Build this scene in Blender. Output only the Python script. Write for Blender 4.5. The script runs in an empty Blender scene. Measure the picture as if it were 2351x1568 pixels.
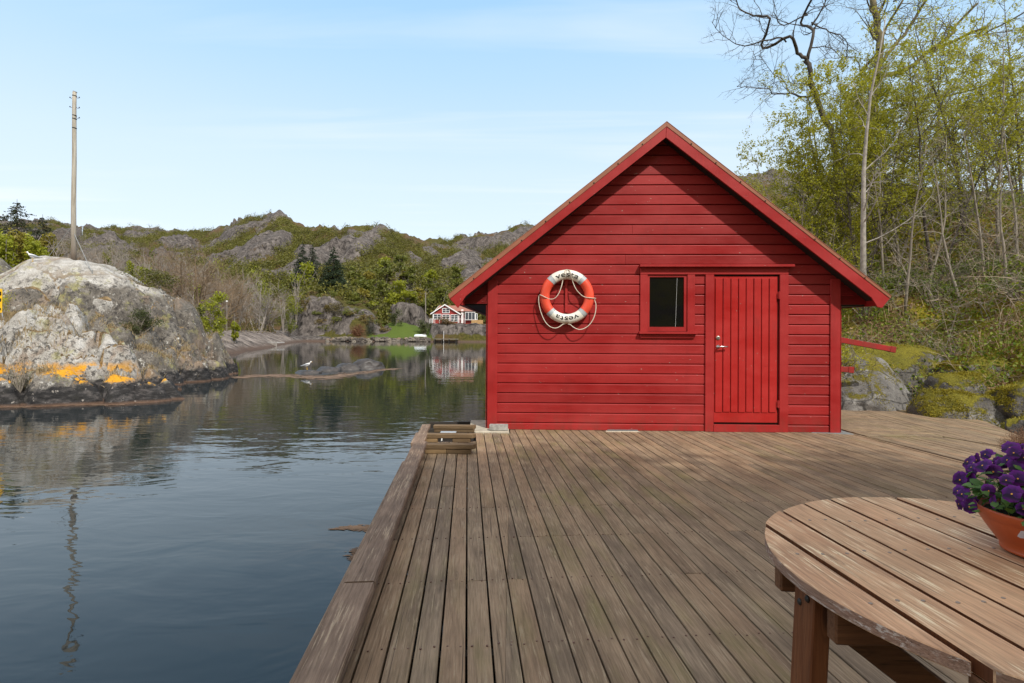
import bpy, bmesh, math, random
import numpy as np
from math import radians, sin, cos, pi, sqrt, atan2
from mathutils import Vector, Matrix, noise
R_ = random.Random(11)
NR = np.random.default_rng(5)
SC = bpy.context.scene
COL = SC.collection
CAM = Vector((0, 0, 1.28)); ROLL = radians(0.22); WZ = -0.72      # deck top is z = 0, water at WZ

def P(x, y, Y):
    dx, dy = x-1175.5, y-767.4
    c, s = cos(ROLL), sin(ROLL)
    return Vector(((dx*c+dy*s)/1265*Y, Y, 1.28-(-dx*s+dy*c)/1265*Y))
def G(x, y, z=0.0):
    dx, dy = x-1175.5, y-767.4
    c, s = cos(ROLL), sin(ROLL)
    Y = (1.28-z)*1265/(-dx*s+dy*c)
    return Vector(((dx*c+dy*s)/1265*Y, Y, z))
def GS(x, y, z=0.0): return G(x*.5967, y*.5967, z)

# ------------------------------------------------------------------ node helper
class NT:
    def __init__(s, nt): s.nt = nt; s.L = nt.links
    def new(s, t, **kw):
        n = s.nt.nodes.new(t)
        for k, v in kw.items(): setattr(n, k, v)
        return n
    def put(s, sock, v):
        if v is None: return
        if hasattr(v, 'is_output'): s.L.new(v, sock)
        elif isinstance(v, (tuple, list)) and len(v) == 3 and sock.type == 'RGBA': sock.default_value = (*v, 1)
        else: sock.default_value = v
    def co(s, kind='Object'): return s.new('ShaderNodeTexCoord').outputs[kind]
    def geo(s, k='Position'): return s.new('ShaderNodeNewGeometry').outputs[k]
    def map(s, v, sc=(1, 1, 1), rot=(0, 0, 0), loc=(0, 0, 0)):
        n = s.new('ShaderNodeMapping'); s.put(n.inputs[0], v)
        n.inputs['Scale'].default_value = sc; n.inputs['Rotation'].default_value = rot; n.inputs['Location'].default_value = loc
        return n.outputs[0]
    def noise(s, v, sc=5, det=4, ro=.5, dist=0, w=None):
        n = s.new('ShaderNodeTexNoise'); s.put(n.inputs['Vector'], v)
        if w is not None: n.noise_dimensions = '4D'; s.put(n.inputs['W'], w)
        n.inputs['Scale'].default_value = sc; n.inputs['Detail'].default_value = det
        n.inputs['Roughness'].default_value = ro; n.inputs['Distortion'].default_value = dist
        return n.outputs['Fac']
    def voro(s, v, sc=5, feat='F1', out='Distance', rnd=1):
        n = s.new('ShaderNodeTexVoronoi', feature=feat); s.put(n.inputs['Vector'], v)
        n.inputs['Scale'].default_value = sc; n.inputs['Randomness'].default_value = rnd
        return n.outputs[out]
    def ramp(s, f, stops, interp='LINEAR'):
        n = s.new('ShaderNodeValToRGB'); s.put(n.inputs[0], f); r = n.color_ramp; r.interpolation = interp
        while len(r.elements) < len(stops): r.elements.new(.5)
        for e, (p, c) in zip(r.elements, stops):
            e.position = p; e.color = (c, c, c, 1) if not isinstance(c, tuple) else (*c, 1)
        return n.outputs[0]
    def step(s, f, a, b): return s.ramp(f, [(a, 0.0), (b, 1.0)])
    def mix(s, f, a, b, mode='MIX'):
        n = s.new('ShaderNodeMix', data_type='RGBA', blend_type=mode)
        s.put(n.inputs[0], f); s.put(n.inputs[6], a); s.put(n.inputs[7], b)
        return n.outputs[2]
    def m(s, op, a, b=None, c=None, clamp=False):
        n = s.new('ShaderNodeMath', operation=op, use_clamp=clamp)
        s.put(n.inputs[0], a); s.put(n.inputs[1], b); s.put(n.inputs[2], c)
        return n.outputs[0]
    def xyz(s, v):
        n = s.new('ShaderNodeSeparateXYZ'); s.put(n.inputs[0], v); return n.outputs
    def attr(s, name): return s.new('ShaderNodeAttribute', attribute_name=name).outputs['Fac']
    def bump(s, h, st=.3, d=.01):
        n = s.new('ShaderNodeBump'); s.put(n.inputs['Height'], h)
        n.inputs['Strength'].default_value = st; n.inputs['Distance'].default_value = d
        return n.outputs[0]

def mat(name, col=None, rough=.6, metal=0, spec=None):
    m = bpy.data.materials.new(name); m.use_nodes = True
    b = m.node_tree.nodes['Principled BSDF']; t = NT(m.node_tree)
    b.inputs['Roughness'].default_value = rough; b.inputs['Metallic'].default_value = metal
    if spec is not None: b.inputs['Specular IOR Level'].default_value = spec
    if col is not None: t.put(b.inputs['Base Color'], col)
    return m, t, b.inputs

def plain(name, col, rough=.6, metal=0, var=.15, sc=8, spec=None, bump=0.0, bsc=60):
    m, t, b = mat(name, None, rough, metal, spec)
    n = t.noise(t.co(), sc, 5, .6)
    k = t.ramp(n, [(.3, 1-var), (.7, 1+var*.6)])
    t.put(b['Base Color'], t.mix(1.0, col, k, 'MULTIPLY'))
    if bump: t.put(b['Normal'], t.bump(t.noise(t.co(), bsc, 4, .6), bump, .01))
    return m

def leafmat(name, c1, c2, trans=.35, tint=False, rough=.55):
    m, t, b = mat(name, None, rough, 0, .3)
    rnd = t.geo('Random Per Island')
    c = t.mix(rnd, c1, c2)
    if tint:
        c = t.mix(t.attr('tint'), c, tint)
    t.put(b['Base Color'], c)
    tr = t.new('ShaderNodeBsdfTranslucent'); t.put(tr.inputs[0], t.mix(1.0, c, (1.25, 1.2, .6), 'MULTIPLY'))
    mx = t.new('ShaderNodeMixShader'); mx.inputs[0].default_value = trans
    out = m.node_tree.nodes['Material Output']
    t.L.new(m.node_tree.nodes['Principled BSDF'].outputs[0], mx.inputs[1]); t.L.new(tr.outputs[0], mx.inputs[2])
    t.L.new(mx.outputs[0], out.inputs[0])
    return m

# ------------------------------------------------------------------ mesh helper
class MB:
    def __init__(s): s.v = []; s.f = []; s.m = []
    def add(s, vs, fs, mi=0):
        b = len(s.v); s.v += [tuple(v) for v in vs]
        s.f += [tuple(i+b for i in f) for f in fs]; s.m += [mi]*len(fs); return s
    def box(s, lo, hi, mi=0, M=None):
        x0, y0, z0 = lo; x1, y1, z1 = hi
        vs = [Vector(p) for p in ((x0,y0,z0),(x1,y0,z0),(x1,y1,z0),(x0,y1,z0),(x0,y0,z1),(x1,y0,z1),(x1,y1,z1),(x0,y1,z1))]
        if M is not None: vs = [M @ v for v in vs]
        return s.add(vs, [(0,3,2,1),(4,5,6,7),(0,1,5,4),(1,2,6,5),(2,3,7,6),(3,0,4,7)], mi)
    def bar(s, a, b, w, h, mi=0, up=(0, 0, 1)):
        a, b = Vector(a), Vector(b); d = b-a; l = d.length; d.normalize()
        sx = d.cross(Vector(up)); sx.normalize(); uz = sx.cross(d)
        M = Matrix((( sx.x, d.x, uz.x, a.x), (sx.y, d.y, uz.y, a.y), (sx.z, d.z, uz.z, a.z), (0,0,0,1)))
        return s.box((-w/2, 0, -h/2), (w/2, l, h/2), mi, M)
    def prism(s, poly, fn0, fn1, mi=0):
        n = len(poly)
        vs = [fn0(*p) for p in poly]+[fn1(*p) for p in poly]
        fs = [tuple(range(n-1, -1, -1)), tuple(range(n, 2*n))]
        fs += [(i, (i+1) % n, n+(i+1) % n, n+i) for i in range(n)]
        return s.add(vs, fs, mi)
    def tube(s, pts, rad, n=6, mi=0, cap=True):
        pts = [Vector(p) for p in pts]
        if not hasattr(rad, '__len__'): rad = [rad]*len(pts)
        b = len(s.v); up = None; k = len(pts)
        for i, p in enumerate(pts):
            d = (pts[min(i+1, k-1)]-pts[max(i-1, 0)])
            if d.length < 1e-9: d = Vector((0, 0, 1))
            d.normalize()
            if up is None:
                up = Vector((1, 0, 0)) if abs(d.x) < .8 else Vector((0, 1, 0))
            up = up-d*up.dot(d)
            if up.length < 1e-6: up = d.orthogonal()
            up.normalize(); w = d.cross(up)
            for j in range(n):
                a = 2*pi*j/n
                s.v.append(tuple(p+(up*cos(a)+w*sin(a))*rad[i]))
        for i in range(k-1):
            for j in range(n):
                s.f.append((b+i*n+j, b+i*n+(j+1) % n, b+(i+1)*n+(j+1) % n, b+(i+1)*n+j)); s.m.append(mi)
        if cap and n > 3:
            s.f.append(tuple(b+j for j in range(n-1, -1, -1))); s.m.append(mi)
            s.f.append(tuple(b+(k-1)*n+j for j in range(n))); s.m.append(mi)
        return s
    def lathe(s, prof, n=24, mi=0, M=None, close=False):
        b = len(s.v)
        for r, z in prof:
            for j in range(n):
                v = Vector((r*cos(2*pi*j/n), r*sin(2*pi*j/n), z))
                s.v.append(tuple(M @ v if M is not None else v))
        for i in range(len(prof)-1):
            for j in range(n):
                s.f.append((b+i*n+j, b+i*n+(j+1) % n, b+(i+1)*n+(j+1) % n, b+(i+1)*n+j)); s.m.append(mi)
        if close:
            s.f.append(tuple(b+j for j in range(n-1, -1, -1))); s.m.append(mi)
            s.f.append(tuple(b+(len(prof)-1)*n+j for j in range(n))); s.m.append(mi)
        return s
    def build(s, name, mats, parent=None, bevel=0, smooth=False, seg=1, loc=None, rotz=0, fix=True):
        me = bpy.data.meshes.new(name)
        me.from_pydata(s.v, [], s.f)
        if not isinstance(mats, (list, tuple)): mats = [mats]
        for m in mats: me.materials.append(m)
        me.polygons.foreach_set('material_index', s.m)
        if bevel or fix:
            bm = bmesh.new(); bm.from_mesh(me)
            if fix: bmesh.ops.recalc_face_normals(bm, faces=bm.faces)
            if bevel:
                es = [e for e in bm.edges if len(e.link_faces) == 2 and e.calc_face_angle(0) > .5]
                bmesh.ops.bevel(bm, geom=es, offset=bevel, segments=seg, affect='EDGES', clamp_overlap=True)
            bm.to_mesh(me); bm.free()
        if smooth: me.polygons.foreach_set('use_smooth', [True]*len(me.polygons))
        return link(me, name, parent, loc, rotz)

def link(me, name, parent=None, loc=None, rotz=0):
    o = bpy.data.objects.new(name, me); COL.objects.link(o)
    if parent is not None: o.parent = parent
    if loc is not None: o.location = loc
    if rotz: o.rotation_euler.z = rotz
    return o
def tag(o, label=None, cat=None, group=None, kind=None):
    if label: o['label'] = label
    if cat: o['category'] = cat
    if group: o['group'] = group
    if kind: o['kind'] = kind
    return o
def thing(name, label, cat, loc=(0, 0, 0), rotz=0, group=None):
    return tag(link(None, name, None, loc, rotz), label, cat, group)
def dup(o, loc=None, rotz=None, sc=None, label=None):
    c = o.copy(); COL.objects.link(c)
    if loc is not None: c.location = loc
    if rotz is not None: c.rotation_euler.z = rotz
    if sc is not None: c.scale = (sc, sc, sc) if not hasattr(sc, '__len__') else sc
    if label: c['label'] = label
    for ch in o.children:
        d = ch.copy(); COL.objects.link(d); d.parent = c
    return c
def npmesh(name, V, F, mats, smooth=False, tint=None, mi=None, attrs=None):
    me = bpy.data.meshes.new(name); V = np.asarray(V, dtype=np.float32); F = np.asarray(F, dtype=np.int32)
    k = F.shape[1]
    me.vertices.add(len(V)); me.vertices.foreach_set('co', V.ravel())
    me.loops.add(F.size); me.loops.foreach_set('vertex_index', F.ravel())
    me.polygons.add(len(F)); me.polygons.foreach_set('loop_start', np.arange(0, F.size, k, dtype=np.int32))
    me.polygons.foreach_set('loop_total', np.full(len(F), k, dtype=np.int32))
    for m in (mats if isinstance(mats, (list, tuple)) else [mats]): me.materials.append(m)
    if mi is not None: me.polygons.foreach_set('material_index', np.asarray(mi, dtype=np.int32))
    if smooth: me.polygons.foreach_set('use_smooth', np.ones(len(F), dtype=bool))
    if tint is not None:
        a = me.attributes.new('tint', 'FLOAT', 'POINT'); a.data.foreach_set('value', np.asarray(tint, dtype=np.float32))
    for k_, v_ in (attrs or {}).items():
        a = me.attributes.new(k_, 'FLOAT', 'POINT'); a.data.foreach_set('value', np.asarray(v_, dtype=np.float32))
    me.update(); me.validate()
    return me
def leaves(pos, size, asp=.6, up=0.0):
    """rhombic leaves, N of them"""
    pos = np.asarray(pos, dtype=np.float64); n = len(pos)
    size = np.broadcast_to(np.asarray(size, dtype=np.float64), (n,))
    a = NR.normal(size=(n, 3)); a /= np.linalg.norm(a, axis=1, keepdims=True)
    b = NR.normal(size=(n, 3)); b[:, 2] *= (1-up)
    b -= a*(a*b).sum(1, keepdims=True); b /= np.linalg.norm(b, axis=1, keepdims=True)
    s = size[:, None]
    V = np.stack([pos-a*s*.5, pos+b*s*asp*.5, pos+a*s*.5, pos-b*s*asp*.5], 1).reshape(-1, 3)
    return V, np.arange(4*n).reshape(n, 4)
def fbm(x, y, z=0.0, sc=1.0, o=4): return noise.fractal(Vector((x*sc, y*sc, z*sc)), 1.0, 2.0, o)

# ------------------------------------------------------------------ tree growth
def grow(br, tips, p, d, L, r, lvl, rng, P_):
    """br collects (points, radii); tips collects leaf points"""
    nseg = P_['seg'][lvl]; pts = [p.copy()]; rad = [r]
    dd = d.normalized()
    for i in range(nseg):
        j = P_['jit'][lvl]
        dd = (dd+Vector((rng.gauss(0, j), rng.gauss(0, j), rng.gauss(0, j)+P_['up'][lvl]))).normalized()
        p = p+dd*(L/nseg); pts.append(p.copy()); rad.append(r*(1-(i+1)/nseg*P_['tap']))
    br.append((pts, rad))
    last = lvl+1 >= len(P_['n'])
    if lvl >= P_['leaf_from']:
        for i in range(1, len(pts)):
            for k in range(P_['lpn']):
                t = rng.random(); q = pts[i-1].lerp(pts[i], t); s = P_['spread']
                tips.append((q.x+rng.gauss(0, s), q.y+rng.gauss(0, s), q.z+rng.gauss(0, s)))
    if last: return
    n = P_['n'][lvl]
    for k in range(n):
        t = P_['t0'][lvl]+(1-P_['t0'][lvl])*(k+rng.random())/n
        x = t*nseg; i = min(int(x), nseg-1); q = pts[i].lerp(pts[i+1], x-i)
        ax = (pts[i+1]-pts[i]).normalized()
        side = ax.orthogonal(); side.rotate(Matrix.Rotation(rng.random()*2*pi, 3, ax))
        a = radians(P_['ang'][lvl]*(.75+.5*rng.random()))
        nd = ax*cos(a)+side*sin(a)
        nl = L*P_['len'][lvl]*(.6+.6*rng.random())*(1.15-.6*t)
        nr = max(rad[i]*P_['rr'], P_['rmin'])
        grow(br, tips, q, nd, nl, min(nr, rad[i]*.8), lvl+1, rng, P_)
def branches_mesh(br, mb=None, mi=0, thick=1.0):
    mb = mb or MB()
    for pts, rad in br:
        r0 = rad[0]
        mb.tube(pts, [x*thick for x in rad], 8 if r0 > .08 else 6 if r0 > .04 else 4 if r0 > .012 else 3, mi, cap=r0 > .012)
    return mb
def ell(n, c, r, shell=.35):
    """points in an uneven ellipsoid shell"""
    d = NR.normal(size=(n, 3)); d /= np.linalg.norm(d, axis=1, keepdims=True)
    k = 1-shell*NR.random(n)**1.5
    return np.asarray(c)+d*k[:, None]*np.asarray(r)
# ------------------------------------------------------------------ materials of built things
def wood(name, cols, along=1, sc=1.0, moss=None, knots=.7, bump=.25, rough=.75, worn=None, rnd=True, spec=.3):
    """grain runs along local axis `along`"""
    m, t, b = mat(name, None, rough, 0, spec)
    st = [130*sc, 130*sc, 130*sc]; st[along] = 6.0*sc
    co = t.co()
    rn = t.geo('Random Per Island') if rnd else .5
    off = t.new('ShaderNodeVectorMath', operation='ADD')
    t.put(off.inputs[0], co)
    cmb = t.new('ShaderNodeCombineXYZ')
    for i in range(3): t.put(cmb.inputs[i], t.m('MULTIPLY', rn, 13.7*(i+1)))
    t.L.new(cmb.outputs[0], off.inputs[1]); v = off.outputs[0]
    gr = t.noise(t.map(v, st), 1, 6, .65)
    st2 = [9*sc, 9*sc, 9*sc]; st2[along] = .9*sc
    pt = t.noise(t.map(v, st2), 1, 5, .6, .6)
    st3 = [3*sc]*3
    bl = t.noise(t.map(co, st3), 1, 3, .5)
    c = t.ramp(pt, [(.2, cols[0]), (.5, cols[1]), (.8, cols[2])])
    k = t.ramp(gr, [(.28, .62), (.5, 1.0), (.72, 1.28)])
    c = t.mix(1, c, k, 'MULTIPLY')
    if rnd:
        c = t.mix(1, c, t.ramp(rn, [(0, (.82, .82, .83)), (.35, (1.0, .97, .93)), (.65, (1.10, 1.0, .92)), (1, (.93, .94, .9))]), 'MULTIPLY')
    c = t.mix(1, c, t.ramp(bl, [(.3, .8), (.7, 1.15)]), 'MULTIPLY')
    if worn:
        w = t.noise(t.map(v, [x*.5 for x in st]), 1, 8, .78, .3)
        w2 = t.noise(t.map(co, [5*sc]*3), 1, 3)
        f = t.m('MULTIPLY', t.step(w, .53, .60), t.step(w2, .42, .56))
        c = t.mix(f, c, worn)
    if moss:
        w = t.noise(t.map(co, (6, 1.3, 1)), 1, 5, .6)
        w2 = t.noise(t.map(co, (.5, .5, .5), loc=(3, 1, 0)), 1, 2)
        f = t.m('MULTIPLY', t.step(w, .5, .72), t.step(w2, .42, .62))
        c = t.mix(t.m('MULTIPLY', f, .6), c, moss)
    st4 = [150*sc]*3; st4[along] = 1.3*sc
    ck = t.noise(t.map(v, st4), 1, 3, .5)
    c = t.mix(t.m('MULTIPLY', t.step(ck, .66, .71), .75), c, tuple(x*.22 for x in cols[0]))
    st5 = [8*sc]*3; st5[along] = 1.7*sc
    kn = t.voro(t.map(v, st5), 1)
    c = t.mix(t.m('MULTIPLY', t.ramp(kn, [(.035, 1.0), (.075, .0), (.09, .5), (.12, 0.0)]), knots), c, tuple(x*.38 for x in cols[0]))
    t.put(b['Base Color'], c)
    t.put(b['Roughness'], t.ramp(gr, [(.3, min(1, rough+.1)), (.7, rough-.1)]))
    t.put(b['Normal'], t.bump(t.m('SUBTRACT', t.m('ADD', gr, t.m('MULTIPLY', pt, .6)), t.m('MULTIPLY', t.step(ck, .64, .72), .8)), bump, .006))
    return m

M_deck = wood('deck_wood', [(.14, .099, .067), (.235, .170, .113), (.325, .243, .163)], moss=(.19, .175, .05), bump=.35, worn=(.33, .25, .165))
M_kerb = wood('kerb_wood', [(.115, .078, .055), (.20, .135, .095), (.29, .205, .145)], rnd=False, bump=.5, worn=(.38, .29, .2))
M_timber = wood('timber_wood', [(.095, .062, .034), (.17, .115, .065), (.26, .185, .115)], along=0, bump=.4)
M_pale = wood('pale_wood', [(.20, .135, .07), (.29, .20, .11), (.37, .27, .16)], along=0)
M_dark = plain('dark_timber', (.035, .028, .022), .85, var=.3)
M_table = wood('table_wood', [(.40, .21, .122), (.56, .335, .20), (.65, .43, .27)], bump=.35, rough=.55, worn=(.88, .70, .46), sc=1.3)
M_leg = wood('leg_wood', [(.07, .022, .009), (.14, .046, .017), (.22, .09, .04)], along=2, rough=.55)
M_batten = wood('batten_wood', [(.075, .033, .016), (.14, .062, .03), (.2, .1, .055)], along=0, rough=.6)

def paint(name, c, along=0, rough=.42):
    m, t, b = mat(name, None, rough, 0, .35)
    rn = t.geo('Random Per Island'); co = t.co()
    st = [60, 60, 60]; st[along] = 3
    gr = t.noise(t.map(co, st), 1, 5, .6)
    pt = t.noise(t.map(co, (1.2, 1.2, 2.6)), 1, 4, .6)
    k = t.m('ADD', t.m('MULTIPLY', t.ramp(gr, [(.3, .9), (.7, 1.08)]), .6), t.m('MULTIPLY', t.ramp(pt, [(.3, .62), (.7, 1.3)]), .4))
    k = t.m('MULTIPLY', k, t.ramp(rn, [(0, .84), (1, 1.12)]))
    cc = t.mix(1, c, k, 'MULTIPLY')
    # chalky weathered patches
    z = t.xyz(co)['Z']
    f = t.ramp(pt, [(.3, .0), (.75, .16)])
    cc = t.mix(f, cc, (.42, .115, .105))
    kn = t.voro(t.map(co, (1.9, 1, 7.5)), 1)
    cc = t.mix(t.ramp(kn, [(.0, .55), (.055, 0.0)]), cc, (.09, .012, .012))
    ch = t.noise(t.map(co, (22, 22, 60)), 1, 2)
    cc = t.mix(t.step(ch, .765, .775), cc, (.5, .42, .36))
    dr = t.noise(t.map(co, (5, 5, 1.1), loc=(3, 0, 1)), 1, 5, .7)
    cc = t.mix(t.m('MULTIPLY', t.step(dr, .56, .72), .28), cc, (.12, .016, .014))
    sp = t.m('MULTIPLY', t.ramp(t.m('DIVIDE', z, 3.0), [(.0, .75), (.10, 0.0)]), t.step(t.noise(t.map(co, (9, 9, 5)), 1, 5, .7), .42, .62))
    cc = t.mix(t.m('MULTIPLY', sp, .45), cc, (.10, .055, .035))
    t.put(b['Base Color'], cc)
    t.put(b['Roughness'], t.ramp(pt, [(.3, rough-.06), (.7, rough+.14)]))
    t.put(b['Normal'], t.bump(t.m('ADD', gr, t.m('MULTIPLY', t.step(kn, .06, .0), .5)), .3, .004))
    return m
RED = (.31, .012, .0125)
M_red = paint('red_paint_boards', RED)
M_redv = paint('red_paint_upright', (.315, .012, .0125), along=2)
M_door = paint('red_paint_door', (.375, .0115, .0105), along=2, rough=.36)
M_roof = plain('brown_roof_metal', (.33, .125, .07), .45, 0.0, .2, 3)
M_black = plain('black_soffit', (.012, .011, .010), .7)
m, t, b = mat('dark_glass', (.004, .004, .005), .03, 0, .5); M_glass = m
M_steel = plain('steel', (.55, .55, .54), .28, 1.0, .1)
M_iron = plain('dark_iron', (.05, .045, .04), .55, .6)
M_conc = plain('concrete', (.36, .35, .325), .9, 0, .45, 14, bump=.8, bsc=90)
M_concp = plain('pale_concrete', (.47, .42, .33), .9, 0, .3, 9, bump=.6)
M_white = plain('white_paint', (.80, .80, .78), .45, 0, .06)
M_ringw = plain('ring_white', (.80, .77, .69), .38, 0, .12, 6)
M_ringo = plain('ring_orange', (.78, .085, .042), .38, 0, .14, 5)
M_ringg = plain('ring_grey', (.42, .46, .48), .4, 0, .08)
M_ink = plain('black_ink', (.015, .014, .014), .5)
m, t, b = mat('rope_fibre', None, .85)
w = t.new('ShaderNodeTexWave', bands_direction='DIAGONAL'); w.inputs['Scale'].default_value = 38
t.put(w.inputs[0], t.co()); t.put(b['Base Color'], t.ramp(w.outputs['Fac'], [(0, (.42, .35, .26)), (.6, (.74, .67, .56))])); M_rope = m

# ------------------------------------------------------------------ deck
AL = atan2(103.5-1.5, 1265)                                   # boards run this much left of straight ahead
uv = lambda u, v: (u*cos(AL)-v*sin(AL), u*sin(AL)+v*cos(AL))
def clip(poly, a, b, c):
    """keep a*x + b*y <= c"""
    out = []
    for i, p in enumerate(poly):
        q = poly[(i+1) % len(poly)]
        dp, dq = a*p[0]+b*p[1]-c, a*q[0]+b*q[1]-c
        if dp <= 0: out.append(p)
        if (dp < 0) != (dq < 0) and dp != dq:
            k = dp/(dp-dq); out.append((p[0]+(q[0]-p[0])*k, p[1]+(q[1]-p[1])*k))
    return out
def boards(mb, poly, ang, pitch, gap, off=0.0, top=0.0, th=.028, joints=None, nails=None, rng=R_):
    """poly in world XY; boards run along direction `ang` left of +Y; deck mesh keeps local Y along AL"""
    c, s = cos(ang), sin(ang)
    us = [x*c+y*s for x, y in poly]; vs = [-x*s+y*c for x, y in poly]
    k0, k1 = int(math.floor((min(us)-off)/pitch)), int(math.ceil((max(us)-off)/pitch))
    for k in range(k0, k1):
        u0, u1 = off+k*pitch+gap/2, off+(k+1)*pitch-gap/2
        q = clip(clip(poly, c, s, u1), -c, -s, -u0)
        if len(q) < 3: continue
        vmin = min(-x*s+y*c for x, y in q); vmax = max(-x*s+y*c for x, y in q)
        cuts = [vmin]; j = joints(k) if joints else []
        cuts += [x for x in j if vmin+.15 < x < vmax-.15]+[vmax]
        for v0, v1 in zip(cuts, cuts[1:]):
            g = .0012
            r = clip(clip(q, -s, c, v1-(g if v1 < vmax else 0)), s, -c, -(v0+(g if v0 > vmin else 0)))
            if len(r) < 3: continue
            dz = rng.uniform(-.0022, .0022)
            mb.prism(r, lambda x, y: (x, y, top-th+dz), lambda x, y: (x, y, top+dz))
        if nails is not None:
            for v in nails:
                if vmin+.05 < v < vmax-.05:
                    for uu in (u0+.02, u1-.02):
                        uu += rng.uniform(-.004, .004); vv = v+rng.uniform(-.012, .012)
                        nl.append((uu*c-vv*s, uu*s+vv*c))
nl = []
TH = radians(1.92)                                             # shed front is turned by this
SH = Vector((-.324, 7.426, 0))
wallY = lambda x: SH.y-math.tan(TH)*(x-SH.x)
jr = random.Random(3)
VJ = [(-1.1, .9, 1.78, 2.95, 4.1, 5.3), (-.6, 1.45, 2.4, 3.6, 4.7, 6.2)]
def jmain(k):
    r = random.Random(k*7+1); out = []; v = r.choice((-1.4, -.8, -.2, .35)) 
    while v < 9: out.append(round(v/.6)*.6+.47); v += r.choice((3.0, 3.6, 4.2, 4.8))
    return out
mb = MB()
left, right = -.575, 5.03
pm = [uv(left, -2.2), uv(right, -2.2), uv(right, 9), uv(left, 9)]
pm = clip(pm, math.tan(TH), 1, SH.y+.02+math.tan(TH)*SH.x)
xl, yl = cos(AL), sin(AL)
pA = clip(clip(pm, xl, yl, .106), 0, 1, 6.60)                   # left strip, ends at the ladder opening
pB = clip(pm, -xl, -yl, -.106)
pB1 = clip(clip(pB, 1, 0, -.02), 0, 1, 7.12); pB2 = clip(pB, -1, 0, .02)
NV = [x*.6+.47 for x in range(-4, 14)]
boards(mb, pA, AL, .106, .0095, joints=jmain, nails=NV)
boards(mb, pB1, AL, .106, .0085, joints=jmain, nails=NV)
boards(mb, pB2, AL, .106, .0075, joints=jmain, nails=NV)
# landing to the right of the shed: short cross boards, then boards that run up to the rock
w2 = lambda x, y: tuple(GS(x, y))[:2]
B_ = [w2(3205, 1560), w2(3629, 1678), w2(3335, 1676), w2(3200, 1640)]
C1 = [w2(3140, 1542), w2(3330, 1572), w2(3572, 1579.5), w2(3724, 1606), w2(3792, 1621), w2(3883, 1659), w2(4150, 1765), w2(3640, 1680)]
C2 = [w2(3340, 1679.5), w2(3640, 1682), w2(4150, 1768), w2(4600, 1900), w2(4700, 2020)]
boards(mb, B_, radians(-92), .10, .004, top=-.004)
boards(mb, C1, -atan2(260, 2120), .11, .004, top=-.002)
boards(mb, C2, AL, .112, .007, off=.06, top=-.003)
for v in mb.v: pass
d_ = mb.build('deck', [M_deck], bevel=.0022)
rot = Matrix.Rotation(AL, 4, 'Z'); d_.data.transform(rot.inverted()); d_.rotation_euler.z = AL
tag(d_, 'weathered wooden boat deck of long brown boards', None, None, 'structure')
# nail heads belong to the deck
mn = MB()
for x, y in nl:
    if y < 4.5: mn.lathe([(.0045, -.002), (.0045, .0028), (.003, .0036), (0, .0036)], 6, 0, Matrix.Translation((x, y, 0)))
n_ = mn.build('nail_head', [plain('rusty_nail', (.16, .09, .07), .6, .3)], d_, fix=False)
n_.matrix_parent_inverse = rot.inverted()
tag(n_, None, None, None, 'stuff')
# joists and piles under the boards
mb = MB()
for v in NV:
    mb.bar((*uv(left+.02, v), -.105), (*uv(right, v), -.105), .05, .15)
for u in (-.5, .9, 2.3, 3.7, 4.9):
    mb.bar((*uv(u, -2.2), -.26), (*uv(u, 6.4), -.26), .12, .15)
    for v in (-1.6, .8, 3.2, 5.6):
        x, y = uv(u, v); mb.tube([(x, y, -3), (x, y, -.2)], .09, 10)
j_ = mb.build('joist', [M_dark], d_); j_.matrix_parent_inverse = rot.inverted()

# ------------------------------------------------------------------ edge kerb, fender beam, cross timbers
def local(o):                                                   # keep wood grain along the boards
    o.data.transform(rot.inverted()); o.rotation_euler.z = AL; return o
kb = thing('edge_kerb', 'long reddish brown kerb timber running along the water side of the deck', 'kerb', (*uv(-.5, 2), 0), AL)
def uvbox(mb, u0, u1, v0, v1, z0, z1):
    return mb.box((u0+.5, v0-2, z0), (u1+.5, v1-2, z1))
for k, (u0, u1, v0, v1) in enumerate([(-.575, -.431, -2.2, 2.62), (-.574, -.430, 2.625, 6.02)]):
    b_ = MB(); 
    n = 24
    # slightly waney plank
    rr = random.Random(k); L0 = [(u0+rr.uniform(-.002, .002), u1+rr.uniform(-.003, .003)) for _ in range(n+1)]
    vs = []
    for i in range(n+1):
        v = v0+(v1-v0)*i/n
        for z in (.078, .120):
            for u in L0[i]: vs.append((u+.5, v-2, z+(0 if z < .1 else rr.uniform(-.0015, .0015))))
    fs = []
    for i in range(n):
        a = i*4; c = a+4
        fs += [(a, a+1, c+1, c), (a+2, c+2, c+3, a+3), (a, c, c+2, a+2), (a+1, a+3, c+3, c+1)]
    fs += [(0, 2, 3, 1), (n*4, n*4+1, n*4+3, n*4+2)]
    b_.add(vs, fs); b_.build('cap_plank', [M_kerb], kb, bevel=.006, seg=2)
b_ = MB()
for u0, u1, v0, v1 in [(-.612, -.468, 6.03, 6.66), (-.588, -.478, 6.67, 7.26)]: uvbox(b_, u0, u1, v0, v1, .06, .102)
b_.build('end_plank', [M_kerb], kb, bevel=.005)
b_ = MB()
v = -2.2
while v < 5.9:
    uvbox(b_, -.565, -.452, v, min(v+.95, 5.95), .002, .077); v += 1.03
b_.build('spacer', [M_kerb], kb, bevel=.004)
b_ = MB(); uvbox(b_, -.66, -.578, -2.2, 5.70, -.19, -.02); uvbox(b_, -.635, -.578, 5.71, 7.3, -.19, -.02)
fb = b_.build('fender_beam', [M_kerb], None, bevel=.006, loc=(*uv(-.5, 2), 0), rotz=AL)
tag(fb, 'lower timber beam fixed along the outer water side of the deck below the kerb', 'beam')

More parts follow.
